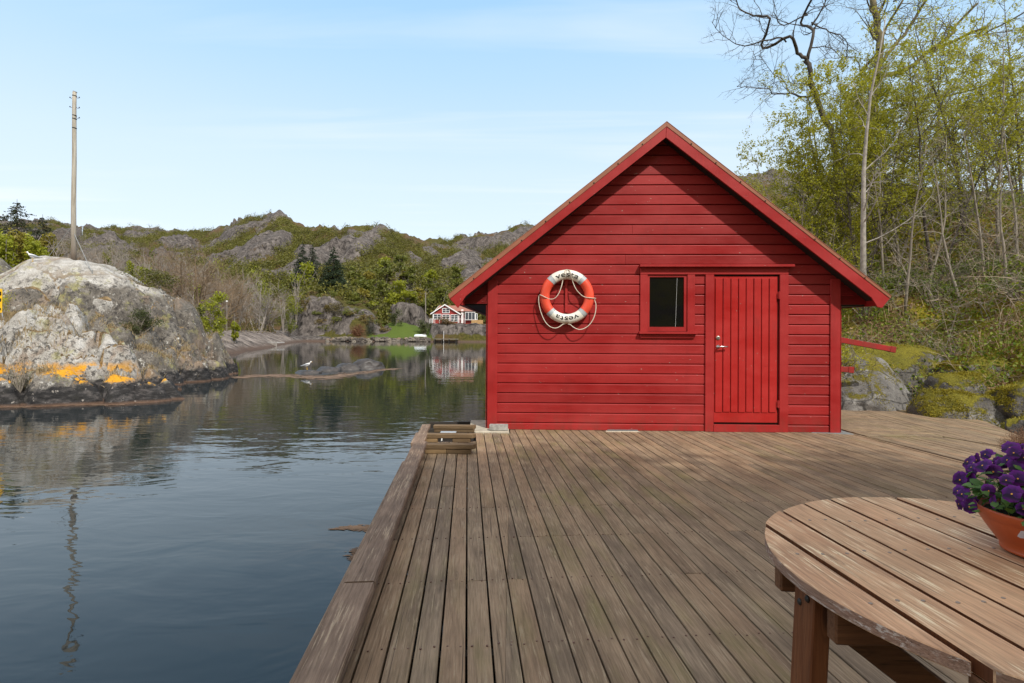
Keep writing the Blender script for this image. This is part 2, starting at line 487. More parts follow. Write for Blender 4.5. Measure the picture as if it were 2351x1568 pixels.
def timber(name, label, x0, x1, y0, z0, z1, dep, blocks, mats=None, tilt=-.8):
    t_ = thing(name, label, 'timber', ((x0+x1)/2, y0, 0), radians(tilt), 'cross timbers beside the boarding ladder')
    h = (x1-x0)/2; b_ = MB()
    vs = [(-h, 0), (h-.03, 0), (h, .045), (h, dep), (-h, dep)]
    b_.prism(vs, lambda x, y: (x, y, z0), lambda x, y: (x, y, z1)); b_.build('top_timber', [M_timber], t_, bevel=.005)
    for a0, a1, bz, m_ in blocks:
        b_ = MB(); b_.box((a0*2*h-h, .008, .001), (a1*2*h-h, dep-.01, bz)); b_.build('support_block', [m_], t_, bevel=.004)
    return t_
timber('cross_timber', 'nearest cross timber on the deck edge, resting on a short pale block', -.935, -.385, 5.87, .052, .101, .11, [(.02, .43, .050, M_pale), (.435, .91, .048, M_timber)])
timber('cross_timber', 'middle cross timber with two separate short blocks and a gap under it', -1.075, -.43, 6.49, .050, .099, .10, [(.0, .31, .048, M_pale), (.585, .91, .048, M_timber)])
timber('cross_timber', 'farthest cross timber behind the boarding ladder beside the concrete pad', -1.02, -.47, 7.15, .045, .09, .11, [(.02, .97, .043, M_timber)])
lt = thing('boarding_ladder', 'pale metal boarding ladder top between the cross timbers', 'ladder', (-.80, 6.95, 0))
b_ = MB(); b_.box((-.10, -.02, .035), (.10, .06, .045)); b_.build('top_step', [plain('ladder_metal', (.62, .66, .70), .35, .6)], lt, bevel=.004)
for sx in (-.085, .085):
    MB().tube([(sx, .05, .035), (sx, -.01, -.1), (sx, -.02, -1.5)], .014, 8).build('rail', [M_steel], lt)
for z in (-.25, -.5, -.75): MB().tube([(-.085, -.015, z), (.085, -.015, z)], .013, 8).build('rung', [M_steel], lt)
# concrete by the shed corners
def slab(name, pts, z0, z1, m_, label, cat, rough=.006):
    b_ = MB(); c = Vector((sum(p[0] for p in pts)/len(pts), sum(p[1] for p in pts)/len(pts)))
    q = [(p[0]-c.x, p[1]-c.y) for p in pts]
    b_.prism(q, lambda x, y: (x, y, z0), lambda x, y: (x, y, z1))
    return tag(b_.build(name, [m_], None, bevel=.008, loc=(c.x, c.y, 0)), label, cat)
slab('concrete_pad', [(-.475, 7.14), (-.03, 7.13), (-.04, 7.405), (-.31, 7.42), (-.34, 8.1), (-.60, 8.1), (-.56, 7.3)], -.5, .018, M_concp, 'rough pale concrete foot under the left corner of the red shed', 'foundation')
b_ = MB(); b_.box((-.122, -.06, 0), (.122, .06, .072)); bm_o = b_.build('concrete_block', [M_conc], None, bevel=.006, seg=2, loc=(-.17, 7.25, .0205), rotz=radians(-1))
tag(bm_o, 'loose grey concrete block lying against the left shed corner', 'block')
g0, g1 = GS(2332, 1664), GS(2470, 1668)
slab('concrete_pad', [(g0.x, 7.255), (g1.x, 7.245), (g1.x-.015, 7.33), (g0.x+.02, 7.345)], -.3, .006, M_concp, 'pale concrete strip at the foot of the shed wall left of the door', 'foundation')
MBb = MB(); MBb.box((-.20, -.012, 0), (.20, .014, .012))
tag(MBb.build('flashing_strip', [plain('slate_flashing', (.13, .145, .16), .5)], None, bevel=.002, loc=((g0.x+g1.x)/2+.01, 7.31, .007), rotz=-TH), 'thin dark flashing strip lying on the concrete at the foot of the wall', 'strip')
slab('concrete_pad', [tuple(GS(3120, 1666))[:2], tuple(GS(3290, 1672))[:2], tuple(GS(3225, 1652))[:2], tuple(GS(3130, 1655))[:2]], -.3, .004, plain('slate_flat', (.17, .18, .18), .7, 0, .3), 'flat grey slab at the right corner of the red shed', 'foundation')

# ------------------------------------------------------------------ red shed
shed = thing('red_shed', 'red wooden boat shed with white and orange lifebuoy on its gable wall', 'shed', tuple(SH), -TH)
ex, ny = Vector((cos(TH), -sin(TH), 0)), Vector((sin(TH), cos(TH), 0))
def S(x, y, off=0.0):
    d = P(x, y, 1)-CAM; t_ = (off-(CAM-SH).dot(ny))/d.dot(ny); p = CAM+d*t_-SH
    return p.dot(ex), p.z
c5 = lambda x, y: (1014.4+.3234*x, 537+.3234*y)
c1 = lambda x, y: (1432+.3234*x, 537+.3234*y)
W = S(1925, 900)[0]; DEP = 6.2; FO = -.25
apx = S(1530.4, 290.9, FO); apm = S(1530.4, 279.9, FO); inn = S(1528.6, 316, FO)
le, re = S(1033.3, 686, FO), S(2041.8, 685.3, FO)
lm, rm = S(1028.9, 677, FO), S(2045.8, 680, FO)
ZS = S(1110, 697.3)[1]                                         # soffit level
sl = (apx[1]-le[1])/(apx[0]-le[0]); sr = (apx[1]-re[1])/(re[0]-apx[0])
roofz = lambda x, d=0.0: apx[1]-d-(sl*(apx[0]-x) if x < apx[0] else sr*(x-apx[0]))
def roofx(z, d=.10):
    return apx[0]-(apx[1]-d-z)/sl, apx[0]+(apx[1]-d-z)/sr
fx = lambda yy: (lambda x, z: (x, yy, z))
# backing wall: gable sheet and three plain sides
b_ = MB()
xa, xb = roofx(ZS)
gab = [(0, .0), (W, .0), (W, ZS), (xb, ZS), (apx[0], apx[1]-.1), (xa, ZS), (0, ZS)]
b_.prism(gab, fx(.012), fx(.06)); b_.prism(gab, fx(DEP-.06), fx(DEP))
b_.box((.0, .062, 0), (.06, DEP-.062, ZS)); b_.box((W-.06, .062, 0), (W, DEP-.062, ZS))
b_.build('wall_frame', [M_red], shed)
b_ = MB(); b_.box((.03, .10, -2.2), (W-.03, DEP-.05, -.002)); b_.build('foundation', [M_conc], shed)
# openings
wx0, wz0 = S(*c1(112, 693)); wx1, wz1 = S(*c1(500, 290)); hx1 = S(*c1(1160, 240))[0]; hz1 = S(*c1(500, 222))[1]
dx0 = S(*c1(572, 1000))[0]; dx1 = S(*c1(1158, 1000))[0]
zwb = S(*c1(300, 740))[1]
cw = S(1142, 900)[0]; cw2 = S(1902.6, 900)[0]
pitch = .1325; b_ = MB(); k = 0
zbase = S(*c5(700, 1335))[1]-pitch
def course(b_, xs, xe, z0, z1, sl_=None, sr_=None):
    if xe-xs < .02: return
    pr = [(0.012, z0), (-.021, z0), (-.021, z1-.013), (-.005, z1), (.012, z1)]
    n = len(pr)
    vs = [(max(xs, roofx(z, .085)[0]) if sl_ else xs, y, z) for y, z in pr]+[(min(xe, roofx(z, .085)[1]) if sr_ else xe, y, z) for y, z in pr]
    b_.add(vs, [tuple(range(n)), tuple(range(2*n-1, n-1, -1))]+[(i, n+i, n+(i+1) % n, (i+1) % n) for i in range(n)])
while True:
    z0 = zbase+k*pitch; z1 = z0+pitch-.008; z0 = max(z0, .004); k += 1
    xl_, xr_ = roofx(z0, .085)
    if xr_-xl_ < .1: break
    zm = (z0+z1)/2
    if z1 < ZS+.06: xl_, xr_ = cw-.01, cw2+.01
    if zm > ZS and zm < ZS+2*pitch: pass
    segs = [(xl_, xr_)]
    def cut(a, c_):
        out = []
        for p, q in segs:
            if c_ <= p or a >= q: out.append((p, q))
            else:
                if a > p: out.append((p, a))
                if c_ < q: out.append((c_, q))
        return out
    if zm < hz1: segs = cut(dx0+.005, dx1-.005)
    if zwb < zm < hz1: segs = cut(wx0+.005, wx1-.005)
    if wz1 < zm < hz1: segs = cut(wx0, hx1-.005)
    for p, q in segs:
        if q-p > 3 and k % 3 == 0:                               # butt joint in a long course
            j = p+(q-p)*random.Random(k).uniform(.3, .75); course(b_, p, j-.001, z0, z1, z1 > ZS+.06, 0); course(b_, j+.001, q, z0, z1, 0, z1 > ZS+.06)
        else: course(b_, p, q, z0, z1, z1 > ZS+.06 and p == xl_, z1 > ZS+.06 and q == xr_)
b_.build('siding', [M_red], shed, bevel=.0015, fix=True)
# siding on the two long sides, simple courses
for x0, x1 in ((-.018, -.001), (W+.001, W+.018)):
    b_ = MB()
    for i in range(k):
        z0 = zbase+i*pitch; z1 = z0+pitch-.0065; z0 = max(z0, .004)
        if z1 > ZS: break
        b_.box((x0, .08, z0), (x1, DEP-.01, z1))
    b_.build('side_siding', [M_red], shed)
for x0, x1 in ((-.004, cw), (cw2, W+.004)):
    b_ = MB(); zt = min(roofz(x0+.01, .12), roofz(x1-.01, .12))
    b_.box((x0, -.040, .0), (x1, -.0215, zt)); b_.build('corner_board', [M_redv], shed, bevel=.003)
for x0, x1 in ((-.024, -.0185), (W+.0185, W+.024)):
    b_ = MB(); b_.box((x0, -.021, 0), (x1, .075, ZS-.02)); b_.build('corner_board', [M_redv], shed)
# roof
rf = MB()
for side in (0, 1):
    ex_ = le if side == 0 else re; mt = lm if side == 0 else rm
    top = [(apm[0], apm[1]-.004), (mt[0], mt[1]-.004)]
    th = .085
    poly = [top[0], top[1], (top[1][0], top[1][1]-.03), (ex_[0]+(.03 if side == 0 else -.03), ex_[1]-.05), (apx[0], apx[1]-th)]
    if side: poly = poly[::-1]
    rf.prism(poly, fx(FO+.022), fx(DEP+.24))
roof = rf.build('roof', [M_roof], shed, bevel=0)
for side in (0, 1):                                            # brown metal edge trim on the gable
    b_ = MB(); a1, e1 = (apm, lm) if side == 0 else (apm, rm); e0 = le if side == 0 else re
    sg = -1 if side == 0 else 1
    poly = [(a1[0], a1[1]), (e1[0], e1[1]), (e0[0]+sg*.004, e0[1]), (apx[0], apx[1])]
    if side: poly = poly[::-1]
    b_.prism(poly, fx(FO-.014), fx(FO+.02))
    b_.prism([(a1[0], a1[1]+.006), (e1[0], e1[1]+.006), (e1[0], e1[1]-.002), (a1[0], a1[1]-.002)], fx(FO-.018), fx(FO+.10))
    tr = b_.build('edge_trim', [M_roof], shed, bevel=.002)
    for q in range(1, 9):
        sm_ = MB()
        kx = q/9; x = apx[0]+(e0[0]-apx[0])*kx; z = apx[1]+(e0[1]-apx[1])*kx+.018
        sm_.lathe([(.009, 0), (.009, .006), (.005, .009), (0, .009)], 8, 0, Matrix.Translation((x, FO-.014, z)) @ Matrix.Rotation(pi/2, 4, 'X'))
        sm_.build('screw', [M_iron], tr, fix=False)
ll, lb = S(1070, 679.4, FO), S(1051.4, 707.4, FO); rl, rb2, rb1 = S(2000.7, 683.6, FO), S(2024.7, 706.9, FO), S(2014, 705, FO)
for poly in ([apx, inn, ll, lb, le], [re, rb2, rb1, rl, inn, apx]):
    b_ = MB(); b_.prism([(p[0]+(0.0015 if poly[0] is re else -.0015)*(p in (apx, inn)), p[1]) for p in poly], fx(FO-.008), fx(FO+.018)); b_.build('barge_board', [M_redv], shed, bevel=.002)
# eave boxes: soffit boards and fascias
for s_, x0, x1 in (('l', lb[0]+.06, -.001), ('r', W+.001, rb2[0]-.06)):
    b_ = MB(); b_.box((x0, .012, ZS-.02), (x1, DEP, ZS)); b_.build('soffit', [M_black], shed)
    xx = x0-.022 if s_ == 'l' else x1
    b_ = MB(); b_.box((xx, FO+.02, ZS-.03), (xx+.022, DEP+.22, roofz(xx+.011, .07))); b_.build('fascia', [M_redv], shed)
    b_ = MB()
    q0, q1 = min(x0, x1), max(x0, x1)
    zz = ZS
    while zz < ZS+.5:
        xa_, xb_ = roofx(zz+.05, .08)
        a0, a1 = (max(q0, xa_), 0.0) if s_ == 'l' else (W, min(q1, xb_))
        if a1-a0 > .05: course(b_, a0, a1, zz+.001, zz+pitch-.006)
        zz += pitch
    b_.build('eave_boarding', [M_red], shed)
b_ = MB()                                                      # dark boarding under the overhang, blackened to deepen the shade in the peak
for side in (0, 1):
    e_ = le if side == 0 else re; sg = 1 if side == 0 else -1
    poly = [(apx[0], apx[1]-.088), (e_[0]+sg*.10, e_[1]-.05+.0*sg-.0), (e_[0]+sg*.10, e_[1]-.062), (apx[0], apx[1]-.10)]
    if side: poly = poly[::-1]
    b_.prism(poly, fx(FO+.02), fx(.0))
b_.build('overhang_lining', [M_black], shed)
# window
gx0, gz0 = S(*c1(180, 660)); gx1, gz1 = S(*c1(425, 308)); ix0, iz0 = S(*c1(165, 690)); ix1, iz1 = S(*c1(447, 290))
b_ = MB()
b_.prism([(ix0, iz0), (ix1, iz0), (ix1, gz0), (ix0, gz0)], fx(-.024), fx(0)); b_.prism([(ix0, gz1), (ix1, gz1), (ix1, iz1), (ix0, iz1)], fx(-.024), fx(0))
b_.box((ix0, -.0242, gz0-.001), (gx0, -.001, gz1+.001)); b_.box((gx1, -.0242, gz0-.001), (ix1, -.001, gz1+.001))
win = b_.build('window', [M_redv], shed, bevel=0)
for xa_, xb_ in ((wx0, ix0), (ix1, wx1)): b_ = MB(); b_.box((xa_, -.042, wz0), (xb_, .0, wz1)); b_.build('casing', [M_redv], win, bevel=.003)
b_ = MB(); b_.box((gx0, -.006, gz0), (gx1, .004, gz1)); b_.build('pane', [M_glass], win)
b_ = MB(); cx_, cz_ = S(*c1(378, 310)); ex2, ez2 = S(*c1(366, 660)); b_.tube([(cx_, -.009, cz_), (ex2, -.009, ez2)], .0013, 5); b_.build('pale_line', [M_white], win)  # thin pale upright line just in front of the pane
b_ = MB(); zs0 = S(*c1(300, 711))[1]
b_.box((wx0-.02, -.085, zs0), (wx1+.025, -.0, wz0)); b_.box((wx0+.005, -.045, zwb), (wx1-.012, .0, zs0-.002)); b_.build('sill', [M_redv], win, bevel=.003)
# header over window and door
hx0 = wx0; b_ = MB()
zc = S(*c1(500, 240))[1]
b_.box((hx0, -.045, wz1), (hx1, .0, zc)); b_.box((S(*c1(105, 230))[0], -.105, zc+.001), (S(*c1(1190, 230))[0], .0, hz1)); b_.build('lintel', [M_redv], shed, bevel=.003)
# door
jx0, jx1 = S(*c1(632, 1000))[0], S(*c1(1097, 1000))[0]
b_ = MB(); b_.box((dx0, -.044, 0.002), (jx0, 0, wz1)); b_.box((jx1, -.044, .002), (dx1, 0, wz1)); b_.build('door_casing', [M_redv], shed, bevel=.003)
lx0, lz0 = S(*c1(634, 1335)); lx1, lz1 = S(*c1(1088, 301))
tz = S(*c1(900, 1352))[1]
b_ = MB(); b_.box((jx0, -.05, .001), (jx1, -.001, tz)); b_.build('threshold', [M_redv], shed, bevel=.003)
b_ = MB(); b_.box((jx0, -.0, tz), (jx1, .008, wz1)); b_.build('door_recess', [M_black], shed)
b_ = MB(); b_.box((lx0, -.018, lz0), (lx1, -.002, lz1))
pb = S(*c1(900, 1265))[1]; pt = S(*c1(900, 316))[1]
b_.box((lx0, -.026, lz0), (lx1, -.0182, pb-.002))
door = b_.build('door', [M_door], shed, bevel=.003)
xs_ = [S(*c1(q, 1000))[0] for q in (641, 697, 752, 806, 860, 914, 969, 1023, 1078)]
for i in range(8):
    b_ = MB(); b_.box((xs_[i]+.005, -.034-.002*(i % 2), pb+R_.uniform(-.004, .003)), (xs_[i+1]-.006, -.0182, pt)); b_.build('plank', [M_door], door, bevel=.004)
hx, hz = S(*c1(663, 800)); kx_, kz = S(*c1(663, 738))
RX = Matrix.Rotation(pi/2, 4, 'X')
b_ = MB(); b_.lathe([(.026, 0), (.026, .006), (.012, .009), (.010, .05), (0, .052)], 20, 0, Matrix.Translation((hx, -.034, hz)) @ RX)
b_.tube([(hx, -.082, hz), (hx+.02, -.084, hz), (hx+.05, -.082, hz+.001), (hx+.115, -.078, hz+.001)], [.011, .0105, .010, .009], 10); b_.build('handle', [M_steel], door, smooth=True)
b_ = MB(); b_.lathe([(.027, 0), (.026, .008), (.017, .011), (.016, .014), (0, .014)], 20, 0, Matrix.Translation((kx_, -.034, kz)) @ RX); b_.box((kx_-.002, -.050, kz-.008), (kx_+.002, -.0478, kz+.008)); b_.build('lock', [plain('lock_metal', (.42, .40, .36), .35, .9)], door, smooth=False)
for q, r in ((1093, 437), (1086, 1205)):
    a, c_ = S(*c1(q, r)); b_ = MB(); b_.tube([(a, -.05, c_-.05), (a, -.05, c_+.05)], .009, 8); b_.box((a-.02, -.046, c_-.045), (a+.016, -.042, c_+.045)); b_.build('hinge', [M_redv], door)
# bracket slat behind the lifebuoy
sx0, sz0 = S(1296.5, 718); sx1, sz1 = S(1302.0, 640); b_ = MB(); b_.box((sx0, -.05, sz0), (sx0+.034, -.021, sz1)); b_.build('hanger_slat', [M_redv], shed, bevel=.003)

# ------------------------------------------------------------------ lifebuoy
rc = S(1301.5, 681.2, -.10); RO = .293; RT = .064
ring = thing('lifebuoy', 'orange and white lifebuoy with rope hung on the red shed wall', 'lifebuoy', tuple(SH+ex*rc[0]+ny*(-.105)+Vector((0, 0, rc[1]))), -TH)
def tor(a, bq, r=RT):                                           # a round the ring, bq round the tube (0 = outwards, 90 = to the viewer)
    k_ = RO+r*cos(bq); return (k_*cos(a), -r*.82*sin(bq), k_*sin(a))
b_ = MB(); NA, NB = 144, 20
for i in range(NA):
    for j in range(NB): b_.v.append(tor(2*pi*i/NA, 2*pi*j/NB))
def sect(d):
    if 53 <= d < 127 or 229 <= d < 311: return 0
    if 42.5 <= d < 53 or 127 <= d < 137.5 or 220 <= d < 229 or 311 <= d < 320: return 2
    return 1
for i in range(NA):
    for j in range(NB):
        b_.f.append((i*NB+j, i*NB+(j+1) % NB, ((i+1) % NA)*NB+(j+1) % NB, ((i+1) % NA)*NB+j)); b_.m.append(sect((i+.5)*360/NA))
b_.build('float_ring', [M_ringw, M_ringo, M_ringg], ring, smooth=True)
for d in (42.5, 53, 127, 137.5, 220, 229, 311, 320):
    MB().tube([tor(radians(d), radians(q), RT+.0008) for q in range(-60, 250, 10)], .0012, 4).build('band_seam', [M_ringg], ring)
cu = bpy.data.curves.new('lettering', 'FONT'); cu.body = 'vesta'; cu.size = .105; cu.align_x = 'CENTER'; cu.resolution_u = 4; cu.offset = .0016; cu.space_character = 1.08
tob = bpy.data.objects.new('lettering', cu); COL.objects.link(tob)
bpy.context.view_layer.update()
tme = bpy.data.meshes.new_from_object(tob.evaluated_get(bpy.context.evaluated_depsgraph_get())); bpy.data.objects.remove(tob)
bm = bmesh.new(); bm.from_mesh(tme)
for _ in range(3):
    bmesh.ops.triangulate(bm, faces=bm.faces)
    es = [e for e in bm.edges if e.calc_length() > .008]
    if es: bmesh.ops.subdivide_edges(bm, edges=es, cuts=1)
bmesh.ops.triangulate(bm, faces=bm.faces)
x0_ = min(v.co.x for v in bm.verts); x1_ = max(v.co.x for v in bm.verts)
kx = radians(62)/(x1_-x0_)
for v in bm.verts:
    a = pi/2-(v.co.x-(x0_+x1_)/2)*kx
    bq = radians(90)-(v.co.y-.033)/RT*.92
    v.co = Vector(tor(a, bq, RT+.0016))
bm.to_mesh(tme); bm.free(); tme.materials.clear(); tme.materials.append(M_ink)
l1 = link(tme, 'lettering', ring); l2 = link(tme, 'lettering', ring); l2.rotation_euler.y = pi
def rp(pts):
    out = []
    for x, y in pts:
        a, c_ = S((2000+x/4.6125)*.5967, (980+y/4.6125)*.5967, -.16)
        v = Vector((a-rc[0], 0, c_-rc[1])); r = Vector((v.x, v.z)).length
        q = (r-RO)/RT
        y_ = -(.82*RT*sqrt(max(0, 1-q*q))+.012) if abs(q) < 1 else -.012-.004*min(8, (abs(q)-1)*6)
        out.append((v.x, y_, v.z))
    # densify
    res = []
    for i in range(len(out)-1):
        p0, p1, p2, p3 = [Vector(out[max(0, min(len(out)-1, i+o))]) for o in (-1, 0, 1, 2)]
        for k_ in range(5):
            u = k_/5; res.append(.5*((2*p1)+(p2-p0)*u+(2*p0-5*p1+4*p2-p3)*u*u+(3*p1-p0-3*p2+p3)*u**3))
    return res+[Vector(out[-1])]
r1 = [(850,262),(815,268),(790,330),(768,440),(740,560),(690,690),(620,772),(540,785),(450,755),(375,718),(345,718),(335,780),(345,900),(380,1030),(440,1170),(520,1265),(620,1303),(700,1280),(770,1232),(815,1225)]
r2 = [(862,262),(890,290),(910,360),(945,480),(1000,610),(1085,705),(1160,750),(1250,766),(1350,772),(1332,795),(1355,880),(1345,1020),(1300,1150),(1220,1260),(1120,1318),(1040,1325),(960,1290),(900,1240),(855,1228)]
for r in (r1, r2): MB().tube(rp(r), .0058, 7).build('rope', [M_rope], ring, smooth=True)
M_rw = plain('rusty_wire', (.20, .10, .05), .6, .4)
for x in (-.012, .012):                                        # wire hooks over the top and under the bottom
    b_ = MB(); b_.tube([(x, .03, RO+RT+.004), (x, -.03, RO+RT+.003)]+[(x, -.82*(RT+.003)*sin(radians(q)), RO+(RT+.003)*cos(radians(q))) for q in (30, 60, 90, 120, 150)], .0022, 5); b_.build('wire_hook', [M_rw], ring)
    b_ = MB(); b_.tube([(x, .03, -RO-RT-.01), (x, -.03, -RO-RT-.004)]+[(x, -.82*(RT+.003)*sin(radians(q)), -RO-(RT+.003)*cos(radians(q))) for q in (30, 60, 90, 120)], .0022, 5); b_.build('wire_hook', [M_rw], ring)

# ------------------------------------------------------------------ red beams between shed and boulder
def beam(name, a, b, w, h, label):
    a, b = Vector(a), Vector(b); o = thing(name, label, 'beam', tuple(a), 0, 'red beams braced from the shed to the boulder')
    MB().bar((0, 0, 0), b-a, w, h).build('rail', [M_redv], o, bevel=.004)
    d = (b-a).normalized(); e = MB(); e.bar((b-a)-d*.085, (b-a)+d*.006, w+.012, h+.012); e.build('end_bracket', [M_redv], o, bevel=.003)
    return o
pa, pb_ = P(1905, 776, 9.2), P(2053, 803, 9.2)
beam('red_beam', pa, pb_, .07, .088, 'long red beam sloping down from the shed to the grey boulder')
pa, pb_ = P(1890, 845, 9.1), P(1957, 849, 9.1)
beam('red_beam', pa, pb_, .07, .088, 'short red beam low down between the shed corner and the boulder')
# ------------------------------------------------------------------ round garden table
TC = Vector((1.263, 1.319, 0)); TR = .597; TA = math.atan(.072)   # planks run this much right of straight back... local +Y
tb = thing('garden_table', 'round slatted brown wooden table with flaking paint in the foreground', 'table', tuple(TC), -TA*-1)
tb.rotation_euler.z = TA
def circ_strip(x0, x1, r, n=26):
    """outline of a plank x0..x1 cut to a circle"""
    top = []; bot = []
    for i in range(n+1):
        x = x0+(x1-x0)*i/n
        y = sqrt(max(0, r*r-x*x)); top.append((x, y)); bot.append((x, -y))
    pts = bot+top[::-1]
    out = []
    for p in pts:
        if not out or (Vector(p)-Vector(out[-1])).length > 1e-5: out.append(p)
    if (Vector(out[0])-Vector(out[-1])).length < 1e-5: out.pop()
    return out
M_edge = wood('table_edge_wood', [(.20, .10, .07), (.31, .19, .14), (.40, .28, .22)], bump=.5, worn=(.62, .52, .46), sc=2.0)
for k in range(-5, 5):
    x0 = -.012+k*.1185+.0068; x1 = -.012+(k+1)*.1185-.0068
    if k == -5: x0 = -TR+.001
    if k == 4: x1 = TR-.001
    x0 = max(x0, -TR+.001); x1 = min(x1, TR-.001)
    rr = TR+R_.uniform(-.003, .004)
    dz = R_.uniform(-.0015, .0015)
    b_ = MB(); b_.prism(circ_strip(x0, x1, rr), lambda x, y: (x, y, .690), lambda x, y: (x, y, .7195+dz))
    for i, f in enumerate(b_.f):
        if len(f) == 4:
            p = [Vector(b_.v[q]) for q in f]; c_ = sum(p, Vector())/4
            b_.m[i] = 1 if abs(c_.xy.length-rr) < .012 else 2  # long sides take the dark leg wood so the gaps between planks look shaded
    pl = b_.build('plank', [M_table, M_edge, M_leg], tb, bevel=.0022)
    b_ = MB()
    for yy in (-.37, -.13, .13, .37):
        for xx in (x0+.025, x1-.025):
            if sqrt(xx*xx+yy*yy) < TR-.03:
                b_.lathe([(.0045, 0), (.0045, .0012), (.002, .002), (0, .002)], 7, 0, Matrix.Translation((xx+R_.uniform(-.006, .006), yy+R_.uniform(-.01, .01), .7195+dz)))
    tag(b_.build('nail_head', [plain('grey_nail', (.30, .24, .20), .5, .3)], pl, fix=False), None, None, None, 'stuff')
RT_ = Matrix.Rotation(-TA, 4, 'Z')
def wl(x, y, z): return RT_ @ (Vector((x, y, z))-TC)           # world point to table space
for y_, x_ in ((1.452, .702), (1.205, .700), (.955, .805), (1.69, .82)):
    b_ = MB(); y0 = y_-TC.y; h = TC.x-x_
    b_.prism([(-h, .688), (-h, .612), (-h+.03, .610), (h-.03, .610), (h, .612), (h, .688)], lambda x, z: (x, y0-.018, z), lambda x, z: (x, y0+.018, z))
    o = b_.build('crossbar', [M_batten], tb, bevel=.004); o.rotation_euler.z = -TA
def leg(x, y, dx, dy, w=.042, d=.088):
    b_ = MB(); o = Vector((x-TC.x, y-TC.y, 0))
    vs = []
    for z, k in ((0, 1), (.686, 0)):
        for sx, sy in ((-1, -1), (1, -1), (1, 1), (-1, 1)):
            vs.append((o.x+dx*k+sx*w/2, o.y+dy*k+sy*d/2, z))
    b_.add(vs, [(0, 3, 2, 1), (4, 5, 6, 7), (0, 1, 5, 4), (1, 2, 6, 5), (2, 3, 7, 6), (3, 0, 4, 7)])
    l_ = b_.build('leg', [M_leg], tb, bevel=.003); l_.rotation_euler.z = -TA
    return l_, o
l_, o = leg(.727, 1.325, -.035, -.005)
leg(1.80, 1.325, .035, 0); leg(1.31, .86, 0, -.03, .088, .042); leg(1.70, 1.78, .02, .03)
for yy, zz in ((-.018, .655), (.016, .632)):
    b_ = MB(); b_.lathe([(.0085, 0), (.0085, .004), (.005, .007), (0, .0075)], 10, 0, Matrix.Translation((o.x-.0215, o.y+yy, zz)) @ Matrix.Rotation(-pi/2, 4, 'Y')); bo_ = b_.build('bolt', [M_iron], l_, fix=False)
b_ = MB(); b_.bar((.79-TC.x, -.03, .60), (1.42-TC.x, -.06, .12), .035, .07); o_ = b_.build('brace', [M_batten], tb, bevel=.004); o_.rotation_euler.z = -TA

# ------------------------------------------------------------------ bowl of violas on the table
M_pot = plain('terracotta_plastic', (.46, .082, .02), .42, 0, .1, 5)
M_soil = plain('potting_soil', (.02, .014, .01), .95, 0, .4, 30)
M_leafp = leafmat('viola_leaf', (.05, .12, .025), (.13, .24, .06), .25)
PC = Vector((1.374, 1.41, .7215))
bowl = thing('flower_bowl', 'terracotta bowl planted with dark purple violas on the round table', 'flower bowl', tuple(PC))
pr = [(0, .0), (.085, 0), (.094, .004), (.095, .009), (.092, .012), (.108, .035), (.126, .062), (.138, .083), (.1395, .088), (.1425, .090), (.147, .108), (.147, .112), (.143, .113), (.139, .108), (.125, .07), (.09, .02), (0, .016)]
MB().lathe(pr, 56, 0).build('bowl', [M_pot], bowl, smooth=True)
b_ = MB(); b_.lathe([(.128, .094), (.08, .105), (0, .112)], 24); b_.build('soil', [M_soil], bowl, smooth=True)
b_ = MB(); n = 6                                               # torn white sticker on the bowl
for i in range(n+1):
    for j in range(4):
        a = radians(200+i*3.1+j*1.8); z = .061+.021*j/3; r = np.interp(z, [.035, .062, .083], [.108, .126, .138])+.0012
        b_.v.append((r*cos(a), r*sin(a), z+R_.uniform(-.0015, .0015)))
for i in range(n):
    for j in range(3): b_.f.append((i*4+j, (i+1)*4+j, (i+1)*4+j+1, i*4+j+1)); b_.m.append(0)
b_.build('sticker', [plain('sticker_paper', (.62, .58, .66), .6)], bowl, smooth=True)
# leaves and stems
pos = ell(900, (0, 0, .125), (.178, .178, .125), .75); pos = pos[pos[:, 2] > .085]
keep = (np.hypot(pos[:, 0], pos[:, 1]) < .15) | (pos[:, 2] > .105); pos = pos[keep]
V = []; F = []
for p in pos:
    s = NR.uniform(.018, .034); a = Vector(NR.normal(size=3)); a.z *= .5; a.normalize()
    out = Vector((p[0], p[1], .3)).normalized(); w = a.cross(out); w.normalize(); nrm = w.cross(a)
    b0 = len(V); q = Vector(p)
    for t_, ww, h in ((0, .05, 0), (.3, .32, .07), (.65, .30, .06), (1, .02, -.1)):
        V += [tuple(q+a*s*(t_-.5)+w*s*ww+nrm*s*(h-.04)), tuple(q+a*s*(t_-.5)+nrm*s*h), tuple(q+a*s*(t_-.5)-w*s*ww+nrm*s*(h-.04))]
    for i in range(3):
        for j in range(2): F.append((b0+i*3+j, b0+i*3+j+1, b0+i*3+j+4, b0+i*3+j+3))
tag(link(npmesh('foliage', V, F, [M_leafp], True), 'foliage', bowl), None, None, None, 'stuff')
b_ = MB()
for i in range(70):
    a = R_.random()*2*pi; r = R_.uniform(.02, .11); p0 = Vector((r*cos(a), r*sin(a), .10)); p1 = Vector((r*1.6*cos(a+.2), r*1.6*sin(a+.2), R_.uniform(.14, .22)))
    b_.tube([p0, p0.lerp(p1, .5)+Vector((0, 0, .012)), p1], .0013, 4)
tag(b_.build('stem', [plain('viola_stem', (.12, .22, .06), .6)], bowl, fix=False), None, None, None, 'stuff')
def petal_mat(name, c1, c2, c3):
    m, t, b = mat(name, None, .5, 0, .2)
    d = t.attr('tint')
    c = t.ramp(d, [(.0, c3), (.42, c3), (.62, c1), (1, c2)])
    c = t.mix(t.m('MULTIPLY', t.geo('Random Per Island'), .35), c, (.14, .02, .26))
    t.put(b['Base Color'], c); 
    return m
